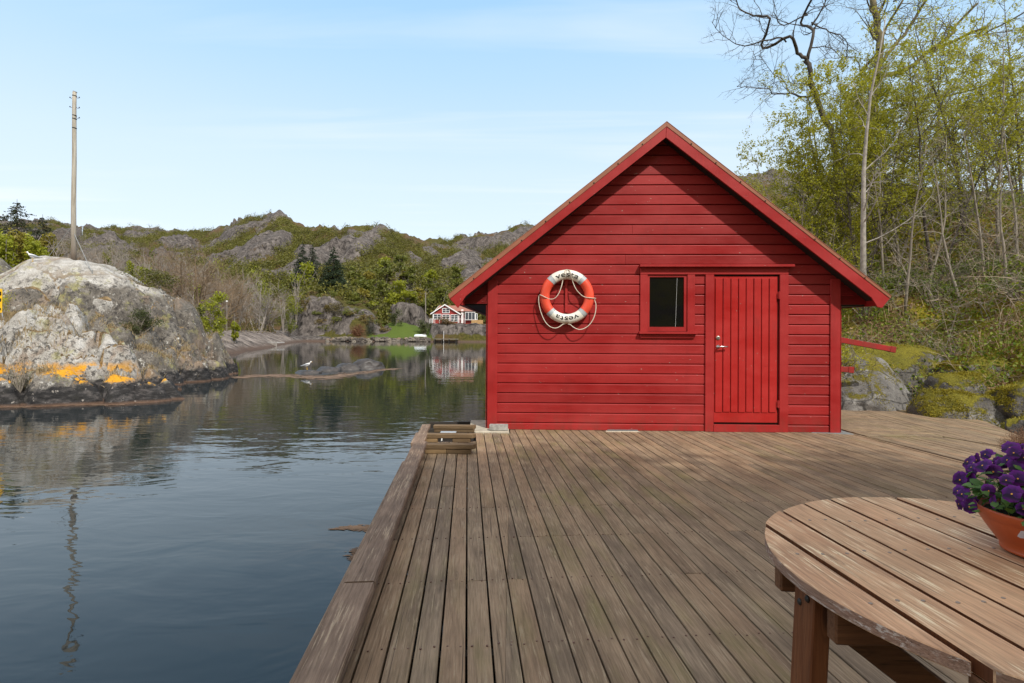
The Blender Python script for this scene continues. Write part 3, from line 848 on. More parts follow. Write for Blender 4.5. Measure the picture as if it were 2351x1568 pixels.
M_petal = petal_mat('viola_petal', (.055, .002, .075), (.125, .006, .17), (.005, .001, .006))
M_eye = plain('viola_eye', (.75, .33, .02), .5)
def flower(seed):
    r = random.Random(seed); V = []; F = []; T = []; mi = []
    # five petals facing local -Y, up is +Z : two upper, two side, one broad lower
    for ang, ln, wd_, dep in ((62, .98, .62, .10), (118, .98, .62, .12), (8, .82, .50, .02), (172, .82, .50, .02), (270, .86, .70, -.02)):
        a = radians(ang+r.uniform(-7, 7)); ln *= r.uniform(.9, 1.08); b0 = len(V)
        d = Vector((cos(a), 0, sin(a))); w = Vector((-sin(a), 0, cos(a)))
        curl = r.uniform(-.1, .22)
        for i in range(5):
            t_ = i/4; half = wd_*sin(pi*min(1, .10+t_*.80))**.75*(1 if i < 4 else .72)
            for j in range(5):
                s_ = (j-2)/2
                k = ln*(t_-.06*abs(s_)*t_*2*(i == 4))
                y = dep*t_+curl*t_*t_-.10*t_*(1-s_*s_)+.05*sin(3*s_+seed)*t_
                V.append(tuple(d*k+w*half*s_+Vector((0, y, 0)))); T.append(t_+(.12 if ang in (62, 118) else -.02)*1.6*t_)
        for i in range(4):
            for j in range(4): F.append((b0+i*5+j, b0+i*5+j+1, b0+(i+1)*5+j+1, b0+(i+1)*5+j)); mi.append(0)
    b0 = len(V)
    for i in range(6): V.append((.09*cos(i*pi/3), -.07, .09*sin(i*pi/3)-.03)); T.append(0)
    F.append((b0, b0+1, b0+2, b0+3)); mi.append(1); F.append((b0+3, b0+4, b0+5, b0)); mi.append(1)
    return npmesh('flower', V, F, [M_petal, M_eye], True, T, mi)
fm = [flower(i) for i in range(7)]
fr = random.Random(21); got = []
tries = 0
while len(got) < 99 and tries < 9000:
    tries += 1
    a = fr.random()*2*pi; e = radians(fr.uniform(-12, 88)); rr = fr.uniform(.84, 1.1)
    p = Vector((.178*cos(a)*cos(e)*rr, .178*sin(a)*cos(e)*rr, .125+.142*sin(e)*rr))
    if p.z < .088 or any((p-q).length < .0195 for q in got): continue
    if p.x > .04 and fr.random() < .7: continue
    if p.z < .13 and p.y < -.05 and fr.random() < .6: continue
    got.append(p)
    o = link(fr.choice(fm), 'flower', bowl); o.location = p
    out = Vector((p.x, p.y, (p.z-.10)*.6)).normalized()
    tow = (CAM-(PC+p)).normalized()
    out = (out*.8+tow*fr.uniform(.1, .9)+Vector((fr.gauss(0, .3), fr.gauss(0, .3), fr.gauss(0, .2)))).normalized()
    q = out.to_track_quat('-Y', 'Z'); o.rotation_mode = 'QUATERNION'; o.rotation_quaternion = q
    s = fr.uniform(.0175, .0255); o.scale = (s, s, s)

# ------------------------------------------------------------------ dry heather in a pot at the right edge of the deck
hp = P(2362, 1015, 5.35); hp.z = 0
he = thing('heather_pot', 'dry brown heather plant in a dark grey pot at the edge of the deck', 'potted plant', tuple(hp))
b_ = MB(); b_.lathe([(0, 0), (.10, 0), (.13, .14), (.135, .145), (.135, .155), (.12, .155), (.10, .10), (0, .10)], 28); b_.build('pot', [plain('grey_pot', (.06, .065, .075), .5)], he, smooth=True)
b_ = MB(); r = random.Random(4)
for i in range(560):
    d = Vector((r.gauss(0, .75), r.gauss(0, .75), abs(r.gauss(.45, .6))-.1)).normalized(); L = r.uniform(.13, .25)
    p0 = Vector((r.uniform(-.06, .06), r.uniform(-.06, .06), .15)); p1 = p0+d*L*.6+Vector((0, 0, .02)); p2 = p0+d*L+Vector((r.gauss(0, .02), r.gauss(0, .02), r.gauss(0, .02)))
    b_.tube([p0, p1, p2], [.0016, .0012, .0008], 3)
    for j in range(3):
        q = p1.lerp(p2, r.random()); b_.tube([q, q+Vector((r.gauss(0, .02), r.gauss(0, .02), r.gauss(.012, .02)))], .001, 3)
b_.build('twigs', [plain('heather_twig', (.22, .115, .06), .8, 0, .4, 40)], he, fix=False)
pos = ell(2600, (0, 0, .20), (.22, .22, .20), .5); pos = pos[pos[:, 2] > .1]; V, F = leaves(pos, NR.uniform(.006, .012, len(pos)), .5)
tag(link(npmesh('dry_buds', V, F, [leafmat('heather_bud', (.20, .10, .055), (.42, .27, .17), .2)]), 'dry_buds', he), None, None, None, 'stuff')
# ------------------------------------------------------------------ slope and boulders to the right
def rock_mat(name, base, dark, pale, moss, mlev=.5, sc=1.0, mosspatch=.0, mosscol2=None):
    m, t, b = mat(name, None, .85, 0, .25)
    p = t.geo('Position'); n1 = t.noise(p, 1.6*sc, 6, .62, .4); n2 = t.noise(p, 9*sc, 6, .7); n3 = t.noise(p, 45*sc, 4, .7)
    c = t.ramp(n1, [(.3, dark), (.5, base), (.72, pale)])
    c = t.mix(1, c, t.ramp(n3, [(.3, .62), (.7, 1.3)]), 'MULTIPLY')
    c = t.mix(t.step(n2, .56, .66), c, tuple(x*.42 for x in dark))
    li = t.noise(t.map(p, loc=(5, 2, 1)), 4.2*sc, 5, .7); c = t.mix(t.m('MULTIPLY', t.step(li, .60, .66), .75), c, pale)
    nz = t.xyz(t.geo('Normal'))['Z']
    mm = t.noise(p, 2.6*sc, 7, .74, .5); m2 = t.noise(p, 16*sc, 5, .7)
    f = t.m('ADD', t.m('MULTIPLY', nz, .55), t.m('ADD', t.m('MULTIPLY', mm, .9), t.m('MULTIPLY', m2, .25)))
    f = t.step(t.m('SUBTRACT', f, .98-mlev*.5), .0, .07)
    vo_ = t.voro(t.map(p, (1.3*sc, 1.1*sc, 1.9*sc), rot=(.4, .3, .2)), 1, 'DISTANCE_TO_EDGE'); wv_ = t.ramp(t.m('ADD', vo_, t.m('MULTIPLY', t.m('SUBTRACT', n2, .5), .12)), [(.0, .85), (.03, 0.0)])
    c = t.mix(wv_, c, (.02, .018, .016))
    mc = t.mix(t.noise(p, 3.2*sc, 4), moss, mosscol2 or tuple(x*.55 for x in moss))
    mc = t.mix(1, mc, t.ramp(n3, [(.3, .45), (.7, 1.45)]), 'MULTIPLY')
    c = t.mix(f, c, mc)
    t.put(b['Base Color'], c)
    hgt = t.m('ADD', t.m('ADD', n2, t.m('MULTIPLY', n3, .5)), t.m('MULTIPLY', f, .5))
    t.put(b['Normal'], t.bump(hgt, .8, .03))
    return m
MOSS = (.235, .195, .016)
M_boul = rock_mat('boulder_grey', (.155, .145, .135), (.085, .08, .078), (.33, .32, .30), MOSS, .02, 1.0, mosscol2=(.06, .055, .012))
M_bmoss = rock_mat('boulder_mossy', (.13, .12, .11), (.07, .065, .06), (.30, .29, .27), MOSS, .33, 1.0, mosscol2=(.07, .075, .012))
M_mossl = leafmat('moss_tuft', (.17, .145, .014), (.36, .30, .024), .25)
def boulder(name, c, r, rot, seed, m_, label, amp=.16, sub=5, flat=0.0):
    bm = bmesh.new(); bmesh.ops.create_icosphere(bm, subdivisions=sub, radius=1)
    for v in bm.verts:
        d = v.co.normalized(); s = Vector((seed*3.1, seed*1.7, seed))
        k = 1+amp*1.5*noise.fractal(d*1.2+s, 1, 2, 3)+.09*noise.fractal(d*3+s, 1, 2, 5)
        vd = noise.voronoi(d*1.5+s)[0]; k -= .05*max(0, .22-(vd[1]-vd[0]))/.22
        q = d*k
        for a in (Vector((.8, -.5, .35)), Vector((-.6, -.6, .5)), Vector((.1, -.95, .2)), Vector((.2, .3, .93)), Vector((.5, -.8, .6)), Vector((-.3, -.5, .85)), Vector((-.9, -.2, .3))):
            e = q.dot(a.normalized())-(.74+.08*sin(seed+a.x*9)); 
            if e > 0: q -= a.normalized()*e*.62
        v.co = Vector((q.x*r[0], q.y*r[1], q.z*r[2]))
    me = bpy.data.meshes.new(name); bm.to_mesh(me); bm.free(); me.materials.append(m_)
    me.polygons.foreach_set('use_smooth', [True]*len(me.polygons))
    o = link(me, name, None, c, rot)
    if m_ in (M_boul, M_bmoss):                                   # cushions of moss standing up from the stone
        n = len(me.vertices); co = np.zeros(n*3); no = np.zeros(n*3); me.vertices.foreach_get('co', co); me.vertices.foreach_get('normal', no); co = co.reshape(-1, 3); no = no.reshape(-1, 3)
        w = np.array([max(0, fbm(a+seed, e_, g, 1.7, 4)*1.5+(nz_-(.62 if m_ is M_boul else .36))*1.4) for (a, e_, g), nz_ in zip(co, no[:, 2])])
        w[no[:, 2] < .1] = 0
        if w.sum() > 0:
            k_ = NR.choice(n, 9000 if m_ is M_bmoss else 7000, p=w/w.sum()); r_ = NR.normal(size=(len(k_), 3))*.016
            pts = co[k_]+r_+no[k_]*NR.uniform(-.004, .008, (len(k_), 1)); V, F = leaves(pts, NR.uniform(.010, .024, len(pts)), .8, .3)
            tag(link(npmesh('moss', V, F, [M_mossl]), 'moss', o), None, None, None, 'stuff')
    return tag(o, label, 'boulder')
def X(xd, Y): return (xd-1175.5)/1265*Y
boulder('boulder', (6.35, 10.55, -.15), (1.62, 1.25, 1.3), .3, 1, M_boul, 'large bare grey boulder with moss spots beside the red beams', .10, 6)
boulder('boulder', (7.15, 8.80, -.12), (.75, .42, .62), -.45, 2, M_bmoss, 'low long boulder with a mossy back at the deck corner')
boulder('boulder', (7.75, 9.55, .15), (.58, .5, .60), .2, 3, M_bmoss, 'grey and mossy boulder between the bare boulder and the right edge', .14)
boulder('boulder', (8.05, 8.55, .08), (.62, .52, .60), .9, 4, M_bmoss, 'fully moss covered boulder above the long boulder at the right edge', .12)
boulder('boulder', (7.25, 7.62, -.20), (.50, .36, .42), .3, 5, M_bmoss, 'small mossy rock nearest the potted heather')
boulder('boulder', (10.1, 12.6, 1.05), (1.25, .9, .85), -.15, 6, M_bmoss, 'rounded yellow mossy boulder high on the slope', .10)
boulder('boulder', (10.9, 11.2, 1.0), (.85, .7, .65), .5, 7, M_bmoss, 'mossy boulder on the slope at the right edge above the dead branches')
boulder('boulder', (8.1, 10.15, .62), (.24, .22, .20), .5, 8, M_bmoss, 'very small mossy stone among the leaf litter', .14, 4)
boulder('boulder', (7.55, 11.05, .15), (1.35, .95, 1.15), -.2, 21, M_bmoss, 'broad golden mossy rock rising behind the bare grey boulder', .12)
boulder('boulder', (8.85, 10.1, .45), (.9, .6, .55), .3, 22, M_bmoss, 'mossy rock half buried in leaf litter above the deck corner', .14)
boulder('boulder', (9.3, 8.9, .5), (.8, .6, .7), .1, 23, M_bmoss, 'mossy rock at the right edge behind the potted heather', .14)
def hR(x, y):
    s = max(0.0, (y-9.4)*.86+(x-6.9)*.42)
    if x > 7: s = max(s, (x-7.0)*.95+(y-8)*.25)
    h = -.75+.80*min(s, 1.2)+(.66*max(0, s-1.2)**.97)
    if h > 3.9: h = 3.9+1.5*(1-math.exp(-(h-3.9)/1.5))
    n = fbm(x, y, 3, .35, 3)*.55+fbm(x, y, 9, 1.1, 3)*.16
    return h+n*min(1, s*.4)
m, t, b = mat('litter_ground', None, .95, 0, .1)
p = t.geo('Position'); a = t.noise(p, 1.1, 5, .65, .3); c_ = t.noise(p, 14, 6, .75); e = t.noise(t.map(p, loc=(4, 4, 4)), .55, 4, .6)
q = t.ramp(c_, [(.3, (.06, .042, .024)), (.5, (.15, .10, .055)), (.66, (.28, .20, .115)), (.8, (.38, .28, .18))])
q = t.mix(t.step(a, .44, .56), q, t.mix(c_, (.04, .055, .010), (.19, .20, .035)))
q = t.mix(t.step(e, .46, .56), q, t.mix(c_, (.12, .11, .012), (.36, .29, .03)))
t.put(b['Base Color'], q); t.put(b['Normal'], t.bump(c_, 1, .06)); M_lit = m
gx = np.arange(4.6, 30, .16); gy = np.arange(6.6, 40, .16)
V = []; 
for yy in gy:
    for xx in gx:
        z = hR(xx, yy)
        if xx < 4.95+.03*(yy-7): z = min(z, -1.0)
        V.append((xx, yy, z))
nx = len(gx); I = np.arange(len(V)).reshape(len(gy), nx)
F = np.stack([I[:-1, :-1], I[:-1, 1:], I[1:, 1:], I[1:, :-1]], -1).reshape(-1, 4)
tag(link(npmesh('hillside', V, F, [M_lit], True), 'hillside'), 'steep wooded slope with leaf litter right of the shed', None, None, 'structure')
rs = random.Random(8)
def onslope(n, x0, x1, y0, y1, vis=True):
    out = []
    while len(out) < n:
        y = y0+(y1-y0)*rs.random()**1.4; x = x0+(x1-x0)*rs.random()
        k = x/y
        if vis and (k < .50 or k > 1.02): continue
        if x < 5.4: continue
        s = (y-9.4)*.86+(x-6.9)*.42
        if s < .9 and not (x > 7.4): continue
        out.append((x, y, hR(x, y)))
    return out
# fallen leaves
P3 = [(x, y, z+rs.uniform(0, .05)) for x, y, z in onslope(9000, 5, 18, 9.4, 18)]
V, F = leaves(P3, NR.uniform(.05, .11, len(P3)), .6, .2)
tag(link(npmesh('fallen_leaves', V, F, [leafmat('dead_leaf', (.16, .09, .045), (.42, .29, .18), .15)]), 'fallen_leaves'), 'pale brown fallen leaves lying over the slope', None, None, 'stuff')
# low green plants
P3 = []
for x, y, z in onslope(1100, 5, 18, 9.4, 19):
    n_ = rs.randint(14, 40); s = rs.uniform(.10, .32)
    for i in range(n_): P3.append((x+rs.gauss(0, s), y+rs.gauss(0, s), z+abs(rs.gauss(0, s*.9))+.03))
V, F = leaves(P3, NR.uniform(.035, .085, len(P3)), .6)
tag(link(npmesh('ground_plants', V, F, [leafmat('undergrowth_leaf', (.08, .14, .015), (.26, .31, .045), .4)]), 'ground_plants'), 'low green leafy undergrowth on the slope behind the boulders', None, None, 'stuff')
# dry grass and fern stalks
def blades(pts, h, w=.008, lean=.5, seed=2):
    r = np.random.default_rng(seed); pts = np.asarray(pts); n = len(pts)
    h = h*r.uniform(.5, 1.2, n); a = r.uniform(0, 2*pi, n); l = r.normal(0, lean, n)*h
    tip = pts+np.stack([np.cos(a)*l, np.sin(a)*l, h], 1); mid = (pts+tip)/2+np.stack([0*h, 0*h, h*.18], 1)
    b_ = r.uniform(0, 2*pi, n); wv = np.stack([np.cos(b_)*w, np.sin(b_)*w, 0*h], 1)
    V = np.stack([pts-wv, pts+wv, mid+wv*.7, mid-wv*.7, tip+wv*.1, tip-wv*.1], 1).reshape(-1, 3)
    I = np.arange(n)[:, None]*6; F = np.concatenate([I+np.array([[0, 1, 2, 3]]), I+np.array([[3, 2, 4, 5]])], 0)
    return V, F
P3 = []
for x, y, z in onslope(330, 5, 18, 9.4, 18):
    for i in range(rs.randint(8, 18)): P3.append((x+rs.gauss(0, .16), y+rs.gauss(0, .16), z-.02))
V, F = blades(P3, .34, .006, .9)
M_dry = leafmat('dry_grass', (.30, .20, .10), (.50, .38, .22), .2)
tag(link(npmesh('dry_grass', V, F, [M_dry]), 'dry_grass'), 'bent dry grass stalks over the slope', None, None, 'stuff')

M_twig = plain('twig_bark', (.27, .235, .19), .85, 0, .4, 6)
M_bark = plain('dark_bark', (.075, .062, .05), .9, 0, .45, 7, bump=.8, bsc=30)
M_oak = plain('mossy_bark', (.15, .125, .062), .9, 0, .5, 5, bump=.9, bsc=26)
M_pbark = plain('pale_bark', (.36, .33, .29), .8, 0, .4, 9, bump=.5, bsc=40)
# bramble and bare scrub: arching bare shoots
def scrub(n, spots, L, name, seed, label, m_, rad=.0085):
    r = random.Random(seed); b_ = MB()
    for x, y, z in spots:
        for k in range(n):
            d = Vector((r.gauss(0, .6), r.gauss(0, .6), 1)).normalized(); p = Vector((x+r.gauss(0, .12), y+r.gauss(0, .12), z-.05)); l = L*r.uniform(.5, 1.2)
            pts = [p.copy()]; ns = 6
            for i in range(ns):
                d = (d+Vector((r.gauss(0, .16), r.gauss(0, .16), -.17+r.gauss(0, .1)))).normalized(); p = p+d*l/ns; pts.append(p.copy())
            b_.tube(pts, [rad*(1-.75*i/ns) for i in range(ns+1)], 3)
            for j in range(7):
                i = r.randint(1, ns-1); q = pts[i]; dd = (Vector((r.gauss(0, 1), r.gauss(0, 1), r.gauss(.2, .7)))).normalized()*l*r.uniform(.12, .3)
                q2 = q+dd*.5+Vector((0, 0, .02)); q3 = q+dd+Vector((r.gauss(0, .06), r.gauss(0, .06), r.gauss(0, .06)))
                b_.tube([q, q2, q3], [rad*.5, rad*.4, rad*.22], 3)
                q4 = q2+(Vector((r.gauss(0, 1), r.gauss(0, 1), r.gauss(.2, .7)))).normalized()*l*.12
                b_.tube([q2, q4], [rad*.35, rad*.2], 3)
    return tag(b_.build(name, [m_], None, fix=False), label, None, None, 'stuff')
scrub(5, onslope(40, 5.5, 17, 10.2, 16.5), 1.7, 'bare_scrub', 3, 'tangle of bare arching shoots over the slope', M_twig)
scrub(4, [p for p in onslope(70, 8, 17, 9.5, 14) if p[0]/p[1] > .74][:24], 1.5, 'dead_branches', 5, 'pale dead branches and brambles at the right edge of the slope', plain('dead_branch', (.44, .35, .26), .85, 0, .3), .008)

# ------------------------------------------------------------------ trees on the slope
def limb(pts, Y, r0, r1, br, wob=.10, seed=0, dy=0.0):
    """polyline in photo coordinates at depth Y (dy = how far the tip leans away)"""
    r = random.Random(seed); n = len(pts); q = []
    for i, (x, y) in enumerate(pts):
        v = P(x, y, Y+dy*i/(n-1)); v.y += r.gauss(0, wob)*(i > 0); q.append(v)
    out = []
    for i in range(n-1):
        p0, p1, p2, p3 = [q[max(0, min(n-1, i+o))] for o in (-1, 0, 1, 2)]
        for k in range(4):
            u = k/4; out.append(.5*((2*p1)+(p2-p0)*u+(2*p0-5*p1+4*p2-p3)*u*u+(3*p1-p0-3*p2+p3)*u**3))
    out.append(q[-1]); m_ = len(out)
    for i in range(1, m_-1): out[i] = out[i]+Vector((r.gauss(0, .01), r.gauss(0, .02), r.gauss(0, .01)))
    rad = [r0+(r1-r0)*(i/(m_-1))**.8 for i in range(m_)]
    br.append((out, rad)); return out, rad
TW = dict(seg=(4, 4, 3), jit=(.22, .26, .3), up=(.06, .04, .02), tap=.8, n=(4, 4, 0), t0=(.2, .2), ang=(48, 50), len=(.55, .55), rr=.6, rmin=.007, leaf_from=9, lpn=0, spread=0)
def twigs(br, pts, rad, r, per, L, t0=.25, P_=TW, tips=None):
    m_ = len(pts); tips = tips if tips is not None else []
    for k in range(per):
        t_ = t0+(1-t0)*(k+r.random())/per; i = min(int(t_*(m_-1)), m_-2); ax = (pts[i+1]-pts[i]).normalized()
        sd = ax.orthogonal(); sd.rotate(Matrix.Rotation(r.random()*2*pi, 3, ax)); d = ax*cos(.85)+sd*sin(.85)
        grow(br, tips, pts[i].copy(), d, L*r.uniform(.5, 1.2)*(1.1-.5*t_), max(.009, min(.03, rad[i]*.45)), 0, r, P_)
D3 = lambda l: [(1599+.3425*x, .3425*y) for x, y in l]
def big_tree(name, label, Y, limbs, m_, seed, tw=5, L=1.1):
    r = random.Random(seed); br = []; first = None
    for i, (pts, r0, r1, n_) in enumerate(limbs):
        pts = D3(pts)
        o, rad = limb(pts, Y, r0*.5, r1*.5, br, .05+.25*(i > 0), seed+i)
        if first is None: first = o
        if n_: twigs(br, o, rad, r, int(n_*1.6), L)
    base = first[0].copy(); zg = hR(base.x, base.y) if base.x > 5 else 0
    t_ = thing(name, label, 'tree', (base.x, base.y, zg-.1))
    tr = MB(); tr.tube([p-t_.location for p in [Vector((base.x, base.y, zg-.15))]+br[0][0]], [br[0][1][0]*1.15]+br[0][1], 10)
    tr.build('trunk', [m_], t_, smooth=True, fix=False)
    br2 = [([p-t_.location for p in a], b) for a, b in br[1:]]
    branches_mesh(br2).build('branches', [m_], t_, smooth=True, fix=False); return t_
big_tree('bare_tree', 'dark bare tree leaning left with crooked leafless branches against the sky', 15.5, [
    ([(960, 1500), (940, 1150), (900, 920), (835, 720), (785, 600), (768, 545), (755, 430), (738, 395)], .17, .12, 0),
    ([(738, 400), (690, 340), (600, 272), (510, 250), (440, 190), (385, 100), (320, 20), (270, -60)], .11, .03, 9),
    ([(600, 280), (520, 278), (340, 292), (200, 298), (110, 250), (60, 215)], .055, .012, 9),
    ([(745, 395), (772, 220), (745, 100), (735, 0), (720, -120)], .10, .04, 9),
    ([(775, 170), (830, 70), (868, 0), (890, -70)], .05, .02, 7),
    ([(745, 100), (680, 60), (600, 20), (500, -30)], .045, .015, 7),
    ([(770, 150), (850, 220), (900, 290), (960, 360), (1010, 400)], .05, .02, 6),
    ([(770, 320), (850, 345), (930, 355)], .035, .012, 5),
    ([(790, 640), (740, 622), (640, 612), (540, 602), (440, 642), (310, 600), (270, 575)], .065, .011, 11),
    ([(612, 610), (600, 520), (520, 450), (440, 372), (410, 340)], .035, .01, 8),
    ([(770, 570), (720, 545), (680, 520), (650, 480)], .03, .01, 5)], M_bark, 31)
big_tree('bare_tree', 'thick trunked old tree with mossy spreading limbs rising out of the top of the photo', 17.5, [
    ([(1200, 1500), (1175, 1150), (1165, 1000), (1190, 720), (1200, 560), (1232, 300), (1225, 210), (1205, 120), (1190, 40), (1180, -120)], .30, .17, 5),
    ([(1205, 110), (1150, 75), (1080, 58), (1000, 5), (950, -40)], .08, .02, 8),
    ([(1230, 280), (1262, 120), (1275, 0), (1290, -90)], .11, .06, 6),
    ([(1240, 300), (1330, 130), (1380, 0), (1400, -60)], .09, .05, 6),
    ([(1240, 420), (1330, 300), (1425, 195), (1470, 80), (1530, -10)], .13, .07, 8),
    ([(1490, 50), (1560, 55), (1640, 40), (1700, 20)], .03, .01, 5),
    ([(1225, 520), (1450, 440), (1580, 330), (1690, 240), (1800, 130), (1930, -10)], .16, .07, 10),
    ([(1580, 340), (1720, 275), (1850, 240), (1950, 195), (2080, 130), (2200, 80), (2320, 0)], .11, .035, 11),
    ([(1860, 240), (2000, 210), (2195, 180), (2330, 170)], .05, .015, 8),
    ([(1185, 760), (1330, 720), (1500, 655), (1740, 610), (2000, 555), (2120, 500), (2250, 430)], .10, .03, 12),
    ([(1180, 815), (1320, 800), (1460, 790), (1700, 750), (2000, 700), (2200, 690)], .085, .02, 12),
    ([(1215, 330), (1150, 400), (1105, 490), (1108, 640), (1120, 800), (1140, 1000)], .09, .08, 4),
    ([(1110, 480), (1040, 400), (960, 370), (900, 350)], .05, .015, 6),
    ([(1150, 760), (1040, 720), (940, 660), (860, 620)], .06, .015, 8)], M_oak, 57, L=1.2)
# leafy saplings and bare-stemmed young trees
M_spring = leafmat('spring_leaf', (.30, .30, .02), (.47, .46, .055), .5)
M_springd = leafmat('birch_leaf', (.23, .245, .02), (.40, .395, .05), .5)
SP = dict(seg=(8, 6, 4, 3), jit=(.05, .14, .22, .28), up=(.05, .05, .02, 0), tap=.88, n=(24, 6, 4, 0), t0=(.22, .15, .2), ang=(46, 46, 48), len=(.34, .46, .5), rr=.5, rmin=.0075, leaf_from=2, lpn=6, spread=.032)
def sapling(name, label, x, Y, ytop, m_, lm, seed, lsize=.052, group=None, lean=0.0, dens=1.0, r0=.045, par=SP):
    gx_ = X(x, Y); z0 = hR(gx_, Y); h = P(x, ytop, Y).z-z0
    t_ = thing(name, label, 'tree', (gx_, Y, z0-.1), 0, group)
    r = random.Random(seed); br = []; tips = []
    grow(br, tips, Vector((0, 0, 0)), Vector((lean, r.gauss(0, .06), 1)), h, r0, 0, r, par)
    nb = len(br)
    for q in range(r.choice((1, 2, 2)) if lm else 0):
        grow(br, tips, Vector((r.gauss(0, .1), r.gauss(0, .1), 0)), Vector((lean+r.choice((-1, 1))*r.uniform(.12, .38), r.gauss(0, .12), 1)), h*r.uniform(.6, .95), r0*.75, 0, r, par)
    MB().tube(br[0][0], br[0][1], 8).build('trunk', [m_], t_, smooth=True, fix=False)
    branches_mesh(br[1:]).build('branches', [m_], t_, fix=False)
    if lm:
        tp = np.array(tips); n_ = int(len(tp)*dens); tp = tp[NR.permutation(len(tp))[:n_]]
        V, F = leaves(tp, lsize*NR.uniform(.6, 1.3, len(tp)), .62)
        tag(link(npmesh('leaves', V, F, [lm]), 'leaves', t_), None, None, None, 'stuff')
    return t_
GL = 'young trees coming into leaf on the slope'; LB = 'slender young tree in sparse fresh yellow green leaf on the slope'
for i, (x, Y, yt, s, ln) in enumerate([(1868, 14.0, 300, 1, .0), (1905, 15.2, 150, 2, -.05), (1990, 13.6, 160, 3, .0), (2065, 14.4, 40, 4, .03), (2140, 13.2, 60, 5, .02),
        (2215, 14.6, -40, 6, .04), (2290, 13.4, 60, 7, .0), (2345, 14.8, -60, 8, .0), (2030, 16.6, 120, 9, -.02), (2170, 17.0, 10, 10, 0), (2270, 17.2, 130, 11, .02), (1935, 17.6, 260, 12, -.03), (2110, 18.4, 200, 13, 0), (2400, 15.5, 40, 14, -.02)]):
    sapling('young_tree', LB, x, Y, yt, M_bark if i % 3 else M_twig, M_spring if i % 2 else M_springd, 100+s, group=GL, lean=ln, dens=(.42 if i % 3 else .30)*(.6 if yt < 110 else 1))
BS = dict(SP, n=(15, 5, 3, 0), lpn=0, leaf_from=9, len=(.26, .45, .5))
sapling('birch_tree', 'slim birch with a pale crooked bare trunk rising beside the shed roof', 1985, 12.6, 55, M_pbark, None, 300, lean=-.035, r0=.075, par=dict(BS, jit=(.035, .16, .22, .28), rr=.35))
sapling('young_tree', 'thin leafless sapling standing against the sky just right of the shed roof', 1700, 16.5, 305, M_twig, None, 301, lean=-.02, r0=.028, par=BS) if False else None
BL = 'thin leafless young tree with grey twigs on the slope'
for i, (x, Y, yt) in enumerate([(2075, 12.2, 330), (2130, 12.8, 300), (2205, 12.0, 340), (2260, 12.4, 290), (2310, 11.6, 370), (2030, 13.2, 380), (2340, 12.2, 260), (1975, 14.2, 400)]):
    sapling('bare_sapling', BL, x, Y, yt, M_twig, None, 320+i, group='leafless young trees on the slope', lean=R_.uniform(-.1, .1), r0=.034, par=BS)
M_ever = leafmat('evergreen_leaf', (.05, .085, .015), (.17, .215, .04), .25)
# dense low bushes coming into leaf behind the shed corner
def bush(name, label, c, r, n, lm, ls, group=None, twig=M_twig, stems=14, seed=0):
    rr = random.Random(seed); t_ = thing(name, label, 'bush', c, 0, group); b_ = MB()
    for k in range(stems):
        d = Vector((rr.gauss(0, .55)*r[0], rr.gauss(0, .55)*r[1], r[2]*rr.uniform(1.0, 1.9)))
        b_.tube([(0, 0, -.1), d*.5+Vector((rr.gauss(0, .08), rr.gauss(0, .08), 0)), d], [.014, .009, .004], 3)
        for j in range(4):
            q = d*rr.uniform(.4, .95); b_.tube([q, q+Vector((rr.gauss(0, .25)*r[0], rr.gauss(0, .25)*r[1], rr.gauss(.1, .2)*r[2]))], [.006, .002], 3)
    b_.build('stems', [twig], t_, fix=False)
    pts = []
    for k in range(10):
        q = (rr.gauss(0, .42)*r[0], rr.gauss(0, .42)*r[1], r[2]*(1+rr.gauss(0, .38))); k_ = rr.uniform(.3, .6)
        pts.append(ell(n//10, q, tuple(z*k_ for z in r), .8))
    pts = np.concatenate(pts); pts = pts[pts[:, 2] > .02]
    V, F = leaves(pts, ls*NR.uniform(.6, 1.3, len(pts)), .6)
    tag(link(npmesh('leaves', V, F, [lm]), 'leaves', t_), None, None, None, 'stuff'); return t_
for i, (x, Y, s) in enumerate([(1775, 15.5, 1.5), (1835, 14.4, 1.4), (1900, 13.6, 1.2), (1965, 15.0, 1.4), (1760, 16.0, 1.1), (2050, 15.6, 1.2), (2240, 15.8, 1.3)]):
    xx = X(x, Y); bush('leafy_bush', 'loose bush in light green leaf low on the slope', (xx, Y, max(hR(xx, Y), .3)), (s, s, s*.95), 2300, M_spring if i % 2 else M_springd, .055, 'bushes coming into leaf on the slope', seed=40+i)
for i, (x, Y, s) in enumerate([(1990, 12.4, .65), (2075, 12.8, .6), (2150, 12.2, .55), (2235, 12.9, .7), (2310, 12.2, .6), (2010, 11.4, .4), (2345, 11.0, .45)]):
    xx = X(x, Y); bush('evergreen_bush', 'low dark glossy green bush on the slope above the boulders', (xx, Y, hR(xx, Y)-.05), (s*1.2, s, s*.7), 850, M_ever, .05, 'dark green bushes on the slope', seed=140+i)
bush('leafy_bush', 'very small sprig of fresh leaves beside the shed corner', (X(1945, 10.0), 10.0, .35), (.35, .35, .5), 700, M_spring, .04, None, seed=60, stems=20)

